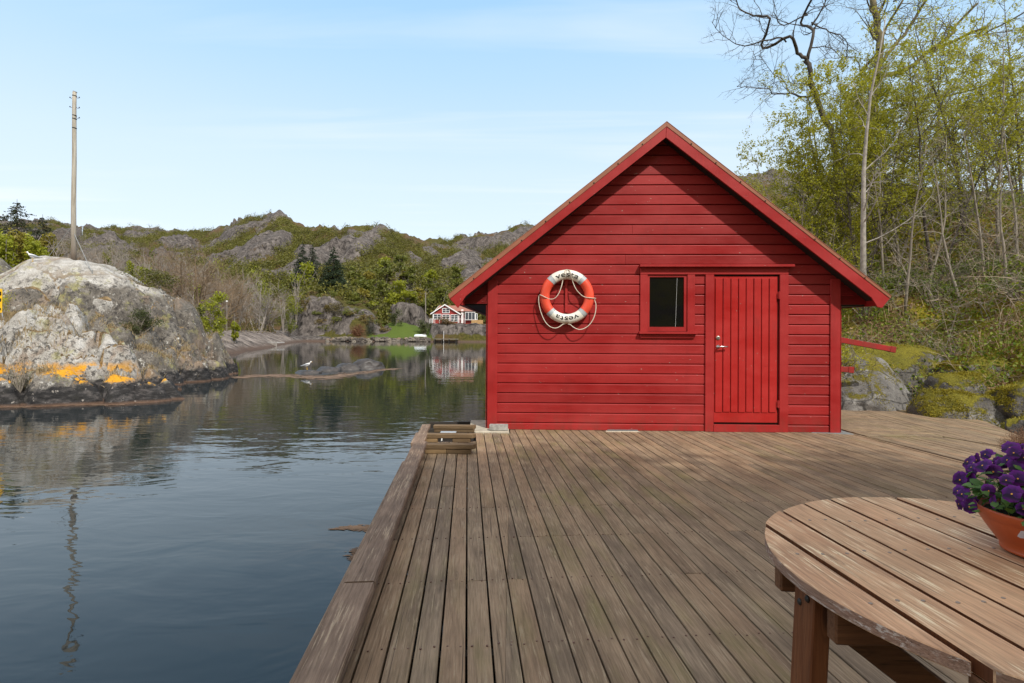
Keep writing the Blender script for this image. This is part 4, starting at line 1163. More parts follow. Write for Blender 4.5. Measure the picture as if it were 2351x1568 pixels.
# ------------------------------------------------------------------ unseen bank and trees added behind the viewer: darken the window, shade the deck
V = []; gx = np.arange(-40, 60, 2.0); gy = np.arange(-46, -7, 1.5)
for yy in gy:
    for xx in gx:
        s = max(0, -9-yy+max(0, xx-9)*.25); V.append((xx, yy, -1.0+min(11, s*.75)+fbm(xx, yy, 5, .12, 3)*min(2, s*.3)))
nx = len(gx); I = np.arange(len(V)).reshape(len(gy), nx); F = np.stack([I[:-1, :-1], I[:-1, 1:], I[1:, 1:], I[1:, :-1]], -1).reshape(-1, 4)
tag(link(npmesh('added_rear_hillside', V, F, [M_lit], True), 'added_rear_hillside'), 'unseen wooded bank added behind the viewer to darken the window reflection', None, None, 'structure')
LS_ = 'unseen tall leafy tree added behind the viewer to shade the deck'
rr = random.Random(12)
for k_, (cx, cy, cz, rx, n_) in enumerate(((6.4, -6.6, 8.6, 2.3, 60), (3.0, -5.6, 8.0, 2.2, 54), (4.8, -3.9, 8.2, 2.0, 46), (8.2, -4.3, 8.6, 2.1, 46), (3.4, -9.2, 9.0, 2.4, 50), (9.8, -7.4, 9.4, 2.4, 44))):
    bx, by = cx+1.2, min(cy-1.8, -4.2); t_ = thing('added_shade_tree', LS_, 'tree', (bx, by, -1), 0, 'added unseen shade trees behind the viewer')
    br = []; grow(br, [], Vector((0, 0, 0)), Vector(((cx-bx)/9, (cy-by)/9, 1)), cz+2, .2, 0, random.Random(5+k_), dict(SP, n=(12, 4, 0, 0), t0=(.55, .2, .2), rmin=.01, lpn=0, leaf_from=9, len=(.24, .5, .5)))
    MB().tube(br[0][0], br[0][1], 10).build('trunk', [M_bark], t_, fix=False); branches_mesh(br[1:]).build('branches', [M_bark], t_, fix=False)
    pts = np.concatenate([ell(260, (cx-bx+rr.gauss(0, rx*.5), cy-by+rr.gauss(0, rx*.5), cz+1+rr.gauss(0, .7)), (1.15, 1.15, .6), .95) for q in range(n_)])
    V, F = leaves(pts, .21*NR.uniform(.6, 1.3, len(pts)), .7)
    tag(link(npmesh('crown', V, F, [M_springd]), 'crown', t_), None, None, None, 'stuff')
# ------------------------------------------------------------------ water
m, t, b = mat('fjord_water', (.006, .012, .014), .02, 0, .5); b['IOR'].default_value = 1.42
p = t.geo('Position')
big = t.noise(t.map(p, (.09, .16, 1)), 1, 3, .5)
calm = t.noise(t.map(p, (.035, .10, 1), loc=(2, 7, 0)), 1, 2, .5)
w1 = t.noise(t.map(p, (1.1, 2.3, 1), rot=(0, 0, .12)), 1, 3, .5, .4)
w2 = t.noise(t.map(p, (3.2, 7.5, 1), rot=(0, 0, -.1)), 1, 3, .55)
h = t.m('ADD', t.m('MULTIPLY', w1, .85), t.m('MULTIPLY', t.m('MULTIPLY', w2, .22), t.step(calm, .42, .62)))
yy_ = t.m('DIVIDE', t.xyz(p)['Y'], 100)
h = t.m('MULTIPLY', h, t.ramp(yy_, [(.02, .8), (.06, .95), (.11, 1.05), (.18, .5), (.30, .25)]))
h = t.m('ADD', h, t.m('MULTIPLY', big, 1.2))
t.put(b['Normal'], t.bump(h, 1.0, .0115))
t.put(b['Base Color'], t.mix(t.step(calm, .3, .7), (.010, .016, .018), (.015, .022, .025)))
V = []; ys = [-60, -20, 0, 4, 8, 12, 20, 30, 45, 70, 100, 145, 220, 400]; xs = [-400, -200, -100, -60, -30, -15, -5, 0, 6, 12, 40]
V = [(x, y, WZ) for y in ys for x in xs]; nx = len(xs); I = np.arange(len(V)).reshape(len(ys), nx)
F = np.stack([I[:-1, :-1], I[:-1, 1:], I[1:, 1:], I[1:, :-1]], -1).reshape(-1, 4)
tag(link(npmesh('water', V, F, [m]), 'water'), 'still dark fjord water with small ripples', None, None, 'structure')

# ------------------------------------------------------------------ rock islet on the left
DOM = [(-20.4, 25.2, 7.6, 5.0, 0, 4.7, .74, .9), (-24.7, 24.8, 4.2, 3.4, 0, 5.25, .6, .35), (-17.6, 21.2, 2.4, .9, -.35, 2.75, .4, .7), (-15.4, 20.9, 1.6, .9, -.4, 1.75, .4, .15), (-13.9, 22.8, 1.5, 1.1, -.3, 1.0, .4, .3), (-15.9, 23.9, 2.9, 3.0, .25, 2.25, .5, .1), (-13.75, 25.3, 1.25, 1.7, 0, .45, .5, .25), (-14.7, 17.7, 2.7, 1.8, .1, 1.65, .6, .8),
       (-13.6, 15.6, 4.3, 2.3, .42, .42, .95, .5), (-18.9, 20.9, 2.2, 1.5, .15, 2.35, .42, .3), (-25.0, 20.0, 5.0, 5.0, 0, 3.4, .7, .4), (-14.3, 20.9, 1.9, 1.5, .2, .75, .45, .2), (-18.2, 16.6, 2.1, 2.0, 0, .95, .55, .55),
       (-19.6, 22.6, 2.5, 1.3, .2, 3.45, .42, .35), (-16.4, 21.9, 1.9, 1.1, .3, 2.0, .45, .3), (-12.95, 24.3, .8, 1.0, .2, .05, .5, .2), (-12.4, 18.2, 1.5, 1.0, .5, -.05, .6, .3), (-22.3, 19.4, 2.0, 1.5, 0, 2.6, .45, .3),
       (-15.2, 26.5, 2.0, 1.8, 0, 1.5, .5, .15), (-16.6, 19.4, 3.2, 1.5, 0, .95, .6, .4), (-17.2, 23.2, 1.7, 1.0, .3, 3.0, .45, .6), (-21.8, 21.6, 1.6, 1.2, .2, 3.3, .45, .3)]
def sdome(x, y):
    hs_ = []
    for cx, cy, rx, ry, rot_, top, ex_, tn in DOM:
        dx, dy = x-cx, y-cy; c, s = cos(rot_), sin(rot_); u, v = (dx*c+dy*s)/rx, (-dx*s+dy*c)/ry; q = u*u+v*v
        hs_.append((-1.5+(top+1.5)*(1-q)**ex_ if q < 1 else -1.5-(q-1)*.8, tn))
    hs_.sort(reverse=True)
    return hs_[0][0], hs_[0][0]-hs_[1][0], hs_[0][1]
def hI3(x, y):
    wx = x+fbm(x, y, 11, .30, 4)*.8; wy = y+fbm(x, y, 15, .30, 4)*.8
    h, gap, tn = sdome(wx, wy)
    if h < -1.45: return max(h, -3), 0, tn
    v3 = Vector((wx*.36+.18*wy, wy*.52-.12*wx, 2.0)); d, q3 = noise.voronoi(v3)
    e_ = d[1]-d[0]; crack = math.exp(-(e_/.085)**2)
    blk = noise.cell(Vector((q3[0].x*3.1, q3[0].y*3.7, 1.0)))-.5
    v4 = Vector((wx*.9+.25*wy, wy*1.3-.5*wx, 5.0)); d4, q4 = noise.voronoi(v4); cr2 = math.exp(-((d4[1]-d4[0])/.05)**2)
    low = min(1.0, max(.22, (4.5-h)/2.2))
    n = fbm(x, y, 1, .40, 3)*.20+fbm(x, y, 4, 1.5, 4)*.05
    a = h*1.15+x*.20+y*.24+fbm(x, y, 6, .22, 3)*1.6; a -= math.floor(a)
    led = (a if a < .86 else (1-a)*6.1)*.36*low
    gul = max(0, 1-gap/.34)
    tn = tn*min(1, max(0, (h-2.9)/.6)) if tn == .9 else tn
    return h+n+led*1.2+blk*.42*low-.14-.42*low*crack-.13*low*cr2-.45*gul*low, max(gul, crack*.8), tn
def hI(x, y): return hI3(x, y)[0]
m, t, b = mat('islet_rock', None, .85, 0, .25)
p = t.geo('Position'); z = t.xyz(p)['Z']; y_ = t.xyz(p)['Y']; nz = t.xyz(t.geo('Normal'))['Z']; tn = t.attr('tone'); gu = t.attr('gully')
n1 = t.noise(p, .55, 5, .6, .5); n2 = t.noise(p, 2.2, 6, .7, .3); n3 = t.noise(p, 7, 6, .72, .2); n4 = t.noise(p, 30, 4, .7)
grey = t.ramp(n2, [(.28, (.062, .055, .049)), (.5, (.155, .138, .118)), (.7, (.27, .245, .212))])
pale = t.ramp(n2, [(.28, (.27, .245, .215)), (.5, (.44, .42, .385)), (.7, (.60, .59, .57))])
tone = t.m('ADD', tn, t.m('MULTIPLY', t.m('SUBTRACT', n1, .5), 1.5))
c = t.mix(t.step(tone, .45, .75), grey, pale)
st_ = t.noise(t.map(p, (.9, .30, .35), rot=(0, 0, .5)), 1, 4, .6, .6)       # brown run-off streaks down the crest
c = t.mix(t.m('MULTIPLY', t.step(st_, .54, .62), .8), c, t.mix(n3, (.20, .15, .11), (.33, .25, .19)))
low = t.ramp(t.m('DIVIDE', z, 5), [(.66, 1.0), (.86, .35)])
bl = t.m('MULTIPLY', t.m('MULTIPLY', t.step(n3, .515, .565), t.step(t.noise(t.map(p, loc=(9, 1, 3)), .7, 4, .6), .42, .52)), low)
c = t.mix(t.m('MULTIPLY', bl, .75), c, (.035, .032, .032))                   # black crustose lichen
wl_ = t.m('MULTIPLY', t.step(t.noise(t.map(p, loc=(2, 8, 1)), 5, 6, .75), .60, .63), t.ramp(n1, [(.42, .25), (.58, .9)]))
c = t.mix(wl_, c, (.62, .61, .56))
c = t.mix(t.m('MULTIPLY', t.step(t.noise(t.map(p, loc=(1, 3, 9)), 1.2, 6, .7), .55, .63), .55), c, (.36, .34, .13))  # yellow green lichen
c = t.mix(1, c, t.ramp(n4, [(.3, .55), (.7, 1.3)]), 'MULTIPLY')
gm = t.noise(t.map(p, loc=(4, 0, 2)), .8, 6, .7)                            # heath and dead grass in the gullies and on the flats
gcol = t.ramp(n3, [(.3, (.055, .032, .014)), (.44, (.12, .078, .038)), (.56, (.25, .175, .09)), (.66, (.36, .28, .16)), (.78, (.15, .15, .03))])
gl = t.m('ADD', t.m('ADD', gm, t.m('MULTIPLY', gu, .30)), t.m('MULTIPLY', t.m('SUBTRACT', nz, .86), .9))
fl = t.m('MULTIPLY', t.step(gl, .515, .56), t.step(z, -.02, .2))
c = t.mix(t.m('MULTIPLY', fl, t.ramp(t.m('DIVIDE', z, 5), [(.66, 1.0), (.84, .0)])), c, gcol)
zn2 = t.m('ADD', z, t.m('ADD', t.m('MULTIPLY', t.m('SUBTRACT', n2, .5), .5), t.m('MULTIPLY', t.m('SUBTRACT', n3, .5), .35)))
zd = t.m('ADD', zn2, .72)
band = t.m('MULTIPLY', t.ramp(t.m('DIVIDE', zd, 2), [(.24, 0.0), (.30, 1.0), (.46, 1.0), (.56, 0.0)]), t.step(t.noise(t.map(p, loc=(7, 7, 7)), .7, 6, .72), .49, .53))
front = t.m('SUBTRACT', 1, t.ramp(t.m('DIVIDE', y_, 40), [(.425, 0.0), (.455, .97)]))
c = t.mix(t.m('MULTIPLY', t.m('MULTIPLY', band, front), .97), c, t.mix(n3, (.62, .25, .010), (.74, .40, .03)))
c = t.mix(t.ramp(zd, [(.46, .97), (.56, 0.0)]), c, t.mix(t.step(n3, .63, .66), t.ramp(t.noise(t.map(p, (1, 1, 2.5)), 3.5, 6, .72), [(.35, (.008, .008, .009)), (.5, (.026, .025, .026)), (.68, (.11, .10, .098))]), (.34, .31, .28)))   # black tide band
c = t.mix(t.ramp(t.m('ADD', z, .72), [(.02, .7), (.09, 0.0)]), c, t.mix(n3, (.09, .05, .03), (.25, .15, .10)))
t.put(b['Base Color'], c)
t.put(b['Normal'], t.bump(t.m('ADD', t.m('ADD', n2, n3), t.m('MULTIPLY', n4, .5)), .75, .07))
M_isl = m
gx = np.arange(-31, -9.6, .07); gy = np.arange(12.4, 30.5, .07)
H3 = [(x, y)+hI3(x, y) for y in gy for x in gx]; V = np.array([h_[:3] for h_ in H3]); A3 = np.array([h_[3:] for h_ in H3]); nx = len(gx); I = np.arange(len(V)).reshape(len(gy), nx)
F = np.stack([I[:-1, :-1], I[:-1, 1:], I[1:, 1:], I[1:, :-1]], -1).reshape(-1, 4)
HI = V[:, 2].reshape(len(gy), nx)
keep = (HI.reshape(-1)[F] > -1.3).any(1); F = F[keep]
used = np.unique(F); rm = np.zeros(len(V), int); rm[used] = np.arange(len(used))
tag(link(npmesh('rock_islet', V[used], rm[F], [M_isl], True, attrs=dict(gully=A3[used, 0], tone=A3[used, 1])), 'rock_islet'), 'bare rounded rock islet with orange lichen above its black tide band', None, None, 'structure')
def zI(x, y): return hI(x, y)
ri = random.Random(17)
def onisl(n, test, x0=-22, x1=-11, y0=13, y1=27):
    out = []; k = 0
    while len(out) < n and k < n*60:
        k += 1; x, y = ri.uniform(x0, x1), ri.uniform(y0, y1); z = zI(x, y)
        s = abs(zI(x+.2, y)-z)+abs(zI(x, y+.2)-z)
        if test(x, y, z, s): out.append((x, y, z))
    return out
P3 = []
for x, y, z in onisl(520, lambda x, y, z, s: .0 < z < 2.6 and s < .16 and fbm(x, y, 2, .5, 3) > -.05):
    for i in range(ri.randint(14, 34)):
        a, c_ = x+ri.gauss(0, .16), y+ri.gauss(0, .16); P3.append((a, c_, zI(a, c_)-.01))
V, F = blades(P3, .19, .008, .75, 5)
tag(link(npmesh('dry_grass', V, F, [leafmat('islet_grass', (.25, .185, .10), (.46, .36, .22), .2)]), 'dry_grass'), 'straw coloured dry grass tufts in the hollows of the islet', None, None, 'stuff')
P3 = []
for x, y, z in onisl(46, lambda x, y, z, s: .1 < z < 3.0 and s < .2 and fbm(x, y, 12, .5, 3) > .05):
    for i in range(ri.randint(20, 60)):
        a, c_ = x+ri.gauss(0, .2), y+ri.gauss(0, .2); P3.append((a, c_, zI(a, c_)+ri.uniform(.0, .14)))
V, F = leaves(P3, NR.uniform(.03, .06, len(P3)), .5)
tag(link(npmesh('heath', V, F, [leafmat('heath_leaf', (.06, .08, .02), (.20, .15, .05), .2)]), 'heath'), 'low olive heath growing in cracks of the islet', None, None, 'stuff')
# shrubs standing on the islet
M_jun = leafmat('juniper_leaf', (.03, .045, .014), (.10, .11, .035), .2)
M_brown = leafmat('brown_twig_leaf', (.10, .035, .02), (.22, .10, .05), .2)
def atI(x, y, Y): q = P(x, y, Y); return (q.x, Y, zI(q.x, Y))
bush('juniper_bush', 'dark juniper bush on the right shoulder of the islet', atI(320, 700, 22.6), (.75, .55, .5), 2600, M_jun, .06, seed=71)
bush('juniper_bush', 'olive bush spreading over the skyline right of the pole', atI(345, 655, 25.5), (1.5, .8, .55), 2600, leafmat('olive_leaf', (.05, .06, .015), (.16, .15, .03), .25), .075, seed=72)
bush('brown_shrub', 'reddish brown leafless shrub below the yellow sign', atI(30, 735, 18.6), (.7, .5, .42), 1500, M_brown, .03, seed=73, stems=60)
bush('low_bush', 'green brown shrub hanging in the gully beside the light dome', atI(395, 800, 19.8) if False else atI(300, 800, 19.6), (.6, .5, .35), 900, M_jun, .045, seed=74)
bush('low_bush', 'thin leafless shrub standing before the light dome near the water', atI(45, 840, 15.4), (.35, .3, .5), 110, M_jun, .04, seed=75, stems=26)
bush('low_bush', 'bright green bush at the left edge of the photo above the sign', atI(0, 650, 20.6), (.5, .4, .5), 700, M_spring, .05, seed=76)

# ------------------------------------------------------------------ wooden pole with stays
pb = P(168.5, 600, 25.0); pb.z = zI(pb.x, 25.0)-.1
pole = thing('wooden_pole', 'tall weathered grey wooden pole standing on the islet crest', 'pole', tuple(pb))
Hh = P(169, 212, 25.0).z-pb.z
mbk, tt, bb = mat('pole_wood', None, .85)
co = tt.co(); g1_ = tt.noise(tt.map(co, (9, 9, .5)), 1, 5, .6, .3); g2_ = tt.noise(tt.map(co, (60, 60, 2)), 1, 4, .6); zz_ = tt.xyz(co)['Z']
cc = tt.ramp(g1_, [(.3, (.24, .19, .13)), (.5, (.42, .38, .31)), (.7, (.52, .50, .45))])
cc = tt.mix(tt.ramp(tt.m('DIVIDE', zz_, 8), [(.05, 1.0), (.30, 0.0)]), cc, (.16, .125, .095))
cc = tt.mix(1, cc, tt.ramp(g2_, [(.3, .65), (.7, 1.2)]), 'MULTIPLY'); tt.put(bb['Base Color'], cc); tt.put(bb['Normal'], tt.bump(g2_, .5, .01))
n = 14; MB().tube([(.006*sin(i*.9)+.024*i/n, .005*cos(i*.7), Hh*i/n) for i in range(n+1)], [.115-.035*(i/n)**.7 for i in range(n+1)], 14).build('post', [mbk], pole, smooth=True)
top = Vector((.03, 0, Hh))
for dz in (.16, 1.05, 1.2, 1.62):
    b_ = MB(); r_ = .083+.002*dz; b_.lathe([(r_, -.02), (r_+.006, -.02), (r_+.006, .02), (r_, .02)], 14, 0, Matrix.Translation(top-Vector((.005, 0, dz))) @ Matrix.Rotation(.18, 4, 'Y')); b_.build('band', [M_iron], pole)
b_ = MB(); b_.box((-.06, -.05, 0), (.07, .05, .05), 0, Matrix.Translation(top) @ Matrix.Rotation(.35, 4, 'Y')); b_.build('cap', [plain('zinc_cap', (.35, .36, .36), .5, .5)], pole)
for sx, dz in ((-1, .26), (1, .26), (-1, .68), (1, .72), (1, 1.18)):
    b_ = MB(); q = top-Vector((0, 0, dz)); b_.tube([q+Vector((sx*.08, 0, .05)), q+Vector((sx*.15, 0, -.02)), q+Vector((sx*.20, 0, .02))], .008, 5)
    b_.lathe([(.0, -.03), (.024, -.02), (.026, .0), (.014, .03), (0, .034)], 8, 0, Matrix.Translation(q+Vector((sx*.21, 0, .03)))); b_.build('insulator_hook', [M_iron], pole)
for (ax, ay, aY), dz in (((357, 654-22, 23.6), 1.45), ((95, 590, 25.4), 1.8)):
    g = P(ax, ay, aY); g = Vector((P(ax*.5967 if False else (212 if ax > 200 else 98), 600, aY).x, aY, 0)); g.z = zI(g.x, g.y)+.02
    b_ = MB(); b_.tube([Vector((.0, 0, dz)), g-pb], .014, 5); b_.tube([g-pb-Vector((0, 0, .1)), g-pb+Vector((0, 0, .12))], .03, 6); b_.build('stay_wire', [plain('galvanised', (.34, .34, .33), .5, .5)], pole)

# ------------------------------------------------------------------ gulls
M_gw = plain('gull_white', (.80, .80, .79), .7, 0, .05); M_gg = plain('gull_grey', (.28, .30, .33), .7); M_beak = plain('gull_beak', (.65, .40, .04), .5)
def gull(label, loc, rz):
    g = thing('gull', label, 'gull', loc, rz)
    b_ = MB(); prof = [(-.25, .012, .005), (-.20, .022, .02), (-.12, .055, .035), (-.02, .085, .055), (.07, .088, .075), (.13, .066, .105), (.165, .044, .15), (.18, .038, .19), (.20, .042, .22), (.225, .036, .225), (.245, .018, .215), (.252, .004, .21)]
    n = 14
    for x, r, zc_ in prof:
        for j in range(n): b_.v.append((x, r*.9*cos(2*pi*j/n), .17+zc_+r*sin(2*pi*j/n)))
    for i in range(len(prof)-1):
        for j in range(n): b_.f.append((i*n+j, i*n+(j+1) % n, (i+1)*n+(j+1) % n, (i+1)*n+j)); b_.m.append(0)
    b_.build('body', [M_gw], g, smooth=True)
    for s in (-1, 1):
        b_ = MB()
        for x, zc_, hh in ((.12, .26, .03), (.05, .255, .06), (-.06, .235, .065), (-.16, .21, .045), (-.30, .185, .006)):
            for k in range(5):
                a = -.9+1.8*k/4; b_.v.append((x, s*(.086*cos(a)*(1 if x > -.1 else .75)+.006), zc_+hh*sin(a)))
        for i in range(4):
            for k in range(4): b_.f.append((i*5+k, i*5+k+1, (i+1)*5+k+1, (i+1)*5+k)); b_.m.append(0)
        b_.build('wing', [M_gg], g, smooth=True)
        b_ = MB(); b_.tube([(.02, s*.03, .15), (.03, s*.03, .08), (.02, s*.03, .005)], .007, 6); b_.tube([(.02, s*.03, .006), (.06, s*.03, .004)], .009, 5); b_.build('leg', [M_beak], g)
    b_ = MB(); b_.tube([(.245, 0, .385), (.28, 0, .382), (.305, 0, .372)], [.012, .009, .002], 6); b_.build('beak', [M_beak], g)
    return g
q = P(77, 586, 23.4); gull('white gull standing on the islet crest left of the pole', (q.x, 23.4, zI(q.x, 23.4)-.01), radians(200))

# ------------------------------------------------------------------ yellow sign at the left edge
q = P(-28, 690, 17.6); zg = zI(q.x, 17.6)
sg = thing('yellow_sign', 'yellow sign with black letters cut off by the left edge of the photo', 'sign', (q.x, 17.6, zg))
zb, zt = P(0, 718, 17.6).z-zg, P(0, 663, 17.6).z-zg; hw = P(5.5, 690, 17.6).x-q.x
b_ = MB(); b_.box((-hw, -.015, zb), (hw, .0, zt)); b_.build('board', [plain('yellow_sign_paint', (.85, .50, .01), .45, 0, .06)], sg, bevel=.003)
for sx in (-hw*.6, hw*.6): MB().tube([(sx, .035, -.4), (sx, .035, zt-.05)], .03, 8).build('post', [M_dark], sg)
b_ = MB(); H_ = zt-zb
for z0, z1 in ((.83, .88), (.74, .88), (.72, .77), (.56, .60), (.50, .585), (.46, .50), (.10, .20)): b_.box((hw-.075, -.0185, zb+H_*z0), (hw-.022 if z1 > .5 else hw-.03, -.0152, zb+H_*z1))
b_.build('lettering', [M_ink], sg)
MB().tube([(hw-.05, .03, zb+.1), (hw+.42, -.2, -.12)], .012, 6).build('stay', [M_steel], sg)

# ------------------------------------------------------------------ skerries, weed
M_sk = plain('wet_skerry', (.05, .043, .04), .5, 0, .6, 3, .5, .9, 12)
def skerry(c, r, rot_, seed, label):
    return tag(boulder('skerry', c, r, rot_, seed, M_sk, label, .26, 5), None, 'rock')
skerry((X(842, 31.5), 31.5, -.80), (1.15, .8, .68), .1, 11, 'largest dark wet skerry at the right end of the row in the water')
skerry((X(795, 30.6), 30.6, -.80), (.95, .7, .46), -.1, 12, 'middle dark skerry in the water beside the largest one')
skerry((X(752, 29.6), 29.6, -.80), (.75, .6, .34), .2, 13, 'low rough skerry at the left end of the row of dark rocks')
sk = skerry((X(706, 27.9), 27.9, -.85), (.85, .7, .33), 0, 14, 'flat skerry in the floating weed under the standing gull')
gull('white gull standing on the flat skerry in the water', (X(704, 27.9), 27.9, -.545), radians(10))
M_weed = plain('floating_weed', (.20, .13, .085), .8, 0, .45, 5, .2)
def weed(name, label, path, wid, n, seed, m_=None, size=.12):
    r = random.Random(seed); V = []; F = []
    for i in range(n):
        k = r.random()*(len(path)-1); a = int(k); q = Vector(path[a]).lerp(Vector(path[a+1]), k-a); w_ = wid[a]+(wid[a+1]-wid[a])*(k-a)
        x = q.x+r.gauss(0, w_*1.3); y = q.y+r.gauss(0, w_); s = size*r.uniform(.4, 1.7); nn = 7; b0 = len(V)
        z = WZ+.003+.004*r.random()
        for j in range(nn):
            a_ = 2*pi*j/nn; rr = s*r.uniform(.5, 1.1); V.append((x+rr*1.9*cos(a_), y+rr*.75*sin(a_), z))
        F.append(tuple(range(b0, b0+nn)))
    b_ = MB(); b_.add(V, F); return tag(b_.build(name, [m_ or M_weed], None, fix=False), label, None, None, 'stuff')
gw = lambda x, y: tuple(G(x, y, WZ))
weed('floating_weed', 'brown floating weed stretching between the islet tip and the skerries', [gw(*q) for q in ((545, 868), (600, 862), (650, 862), (700, 866), (745, 868), (790, 861), (850, 853), (905, 846))], [.18, .30, .40, .50, .40, .22, .2, .16], 760, 3, size=.10)
sh = []
for q in np.arange(-20, -10.6, .35):
    y = 12.4
    while y < 24 and hI(q, y) < WZ: y += .06
    if y < 24: sh.append((q, y-.03, 0))
weed('shore_weed', 'pale brown weed fringe along the waterline of the islet', sh, [.035+.10*max(0, (p_[0]+13)/2.5)*(p_[0] > -13) for p_ in sh], 1300, 4, size=.04)
weed('floating_weed', 'brown seaweed drifting against the deck edge beside the kerb', [gw(*q) for q in ((760, 1216), (800, 1212), (840, 1212), (860, 1218))], [.004, .022, .04, .03], 1100, 5, size=.010)
weed('floating_weed', 'small patch of brown seaweed below the kerb nearer the camera', [gw(*q) for q in ((815, 1262), (830, 1275), (815, 1285))], [.02, .035, .02], 420, 6, size=.010)

# ------------------------------------------------------------------ far shore, bank and hills
SY = [30, 40, 50, 62, 78, 112, 136, 141, 160, 200]; SX = [-23, -24.5, -26, -30, -34, -45.6, -52, -52, -75, -140]
shoreX = lambda Y: float(np.interp(Y, SY, SX))
SKX = [-200, 0, 70, 110, 125, 160, 180, 265, 280, 300, 390, 460, 510, 540, 575, 600, 640, 665, 690, 720, 735, 765, 780, 800, 840, 880, 920, 975, 1030, 1045, 1060, 1100, 1150, 1200, 1240, 1450, 1600, 1700, 1740, 1800, 2000, 2351, 2700]
SKY = [505, 512, 514, 514, 512, 520, 528, 526, 532, 526, 532, 537, 527, 510, 500, 502, 494, 506, 513, 526, 523, 521, 533, 521, 518, 523, 537, 549, 555, 548, 543, 543, 533, 520, 518, 475, 425, 404, 396, 390, 420, 440, 450]
SKT = [(x-1175.5)/1265 for x in SKX]
def ridge(t_):
    R = 400+70*sin(t_*9+1)+(160 if t_ < -.78 else 0)
    return R, 1.28+(767.4-float(np.interp(t_, SKT, SKY)))/1265*R
def bumpd(t_, Y, t0, t1, Y0, Y1, top, ft=.18, fy=.12):
    """flat-topped knoll in (t, Y) with steep front"""
    a = min(1, max(0, (t_-t0)/((t1-t0)*ft)))*min(1, max(0, (t1-t_)/((t1-t0)*ft))); b_ = min(1, max(0, (Y-Y0)/((Y1-Y0)*fy)))*min(1, max(0, (Y1-Y)/((Y1-Y0)*.5)))
    s = lambda q: q*q*(3-2*q)
    return top*s(a)**.7*s(b_)**.6
tx = lambda x: (x-1175.5)/1265
def hT(x, Y, full=False):
    t_ = x/Y; R, zr = ridge(t_)
    h = -3.0; rock = 0.0; Y0_ = Y
    if Y > 141: t_ += fbm(x, Y, 21, .07, 4)*.022; Y = Y+fbm(x, Y, 25, .09, 3)*3.0*min(1, (Y-141)/8)
    ds = shoreX(Y)-x
    lb = -9
    if Y < 215 and ds > -6:
        lb = -.72+(ds*.42 if ds < 4 else 1.68+(ds-4)*.27)+fbm(x, Y, 0, .12, 4)*min(1.6, max(.35, ds*.12)) if ds > -2 else -.72+ds*.6
        if ds < 6.5: rock = 1.0
    if Y > 139:
        s = (Y-158)/(R-158)
        base = .35+max(0, Y-140.5)*.06
        if s > 0:
            s1 = min(1.0, s)
            base = 1.4+(zr-1.4)*(s1**1.06)
            a = min(1, s1*4)*min(1.0, .38+(1-s1)*2)
            d1 = noise.noise(Vector((x*.026, Y*.017, 1)))+.7*noise.noise(Vector((x*.06, Y*.04, 4)))
            dome = max(0, d1-.06)**.55*15*a
            d2 = max(0, noise.noise(Vector((x*.075, Y*.05, 9)))-.05)**.5*5.0*a
            base += dome*.55+d2*.8+fbm(x, Y, 2, .03, 3)*3*a-5.5*a*(1-s1)*.6
            rock = max(rock, min(1, (dome+d2*1.5)/7.0)*min(1, .3+1.2*s1)+max(0, s1-.86)*2.6)
            if s > 1: base = zr-(Y-R)*.42+fbm(x, Y, 5, .02, 3)*2+max(0, noise.noise(Vector((x*.03, 0, 9))))*3*math.exp(-((Y-R)/14)**2)
            base += fbm(x, Y, 8, .11, 3)*1.1*min(1, s1*5)
            rg = 1-abs(noise.noise(Vector((x*.075, Y*.055, 13)))*2.2); rg2 = 1-abs(noise.noise(Vector((x*.19, Y*.14, 17)))*2.2)
            if s <= 1.08: base += (rg*2.6+rg2*1.1-1.6)*min(1, rock*1.2)*min(1, s1*4)
            rock = min(1, max(0, rock+fbm(x, Y, 19, .055, 4)*.55))
        if Y < 141.5: base = -1.5+(Y-139)*.75
        k1 = bumpd(t_, Y, tx(650), tx(912), 146, 195, (9.5+4.0*(tx(830)-t_)/.12*.9 if t_ < tx(830) else 9.5-90*max(0, t_-tx(842)))*.95, .22, .22)
        k2 = bumpd(t_, Y, tx(985), tx(1175), 140.5, 168, 4.3, .10, .10)
        k3 = bumpd(t_, Y, tx(905), tx(990), 163, 185, 9.5, .3, .14)
        k4 = bumpd(t_, Y, tx(1100), tx(1500), 160, 230, 7.5, .2, .2)
        kk = max(k1, k2, k3, k4)
        if kk > .3:
            rock = max(rock, min(1, .62+fbm(x, Y, 31, .16, 3)*.9) if (k1 > .4 and Y < 156) else 1.0 if (k2 > .5 and Y < 145.5) or k3 > 2 else 0.0)
            base = max(base, .4+kk+fbm(x, Y, 3, .16, 4)*1.9*min(1, kk/2))
        if tx(980) < x/Y0_ < tx(1200) and Y0_ < 160: base = min(base, 3.95-max(0, 144-Y0_)*.35+fbm(x, Y0_, 3, .5, 3)*.35)
        lawn = bumpd(t_, Y, tx(850), tx(1010), 143, 166, 4.6, .45, .7)
        if lawn > 0 and kk < lawn: base = max(base, .4+lawn)
        h = max(h, base)
    h = max(h, lb)
    return (h, rock) if full else h
ts = np.concatenate([np.arange(-1.12, -.02, .0022), np.arange(-.02, .36, .012), np.arange(.36, .62, .004), np.arange(.62, 1.2, .02)])
Ys = [30.0]
while Ys[-1] < 640:
    y = Ys[-1]; Ys.append(y+(1.3 if y < 60 else 2.0 if y < 136 else .7 if y < 172 else y*.0105))
V = []; T = []
for y in Ys:
    for t_ in ts:
        h, r = hT(t_*y, y, True); V.append((t_*y, y, h)); T.append(min(1, max(0, r)))
nx = len(ts); I = np.arange(len(V)).reshape(len(Ys), nx)
F = np.stack([I[:-1, :-1], I[:-1, 1:], I[1:, 1:], I[1:, :-1]], -1).reshape(-1, 4)
VZ = np.array(V)[:, 2]; F = F[(VZ[F] > -2.5).any(1)]
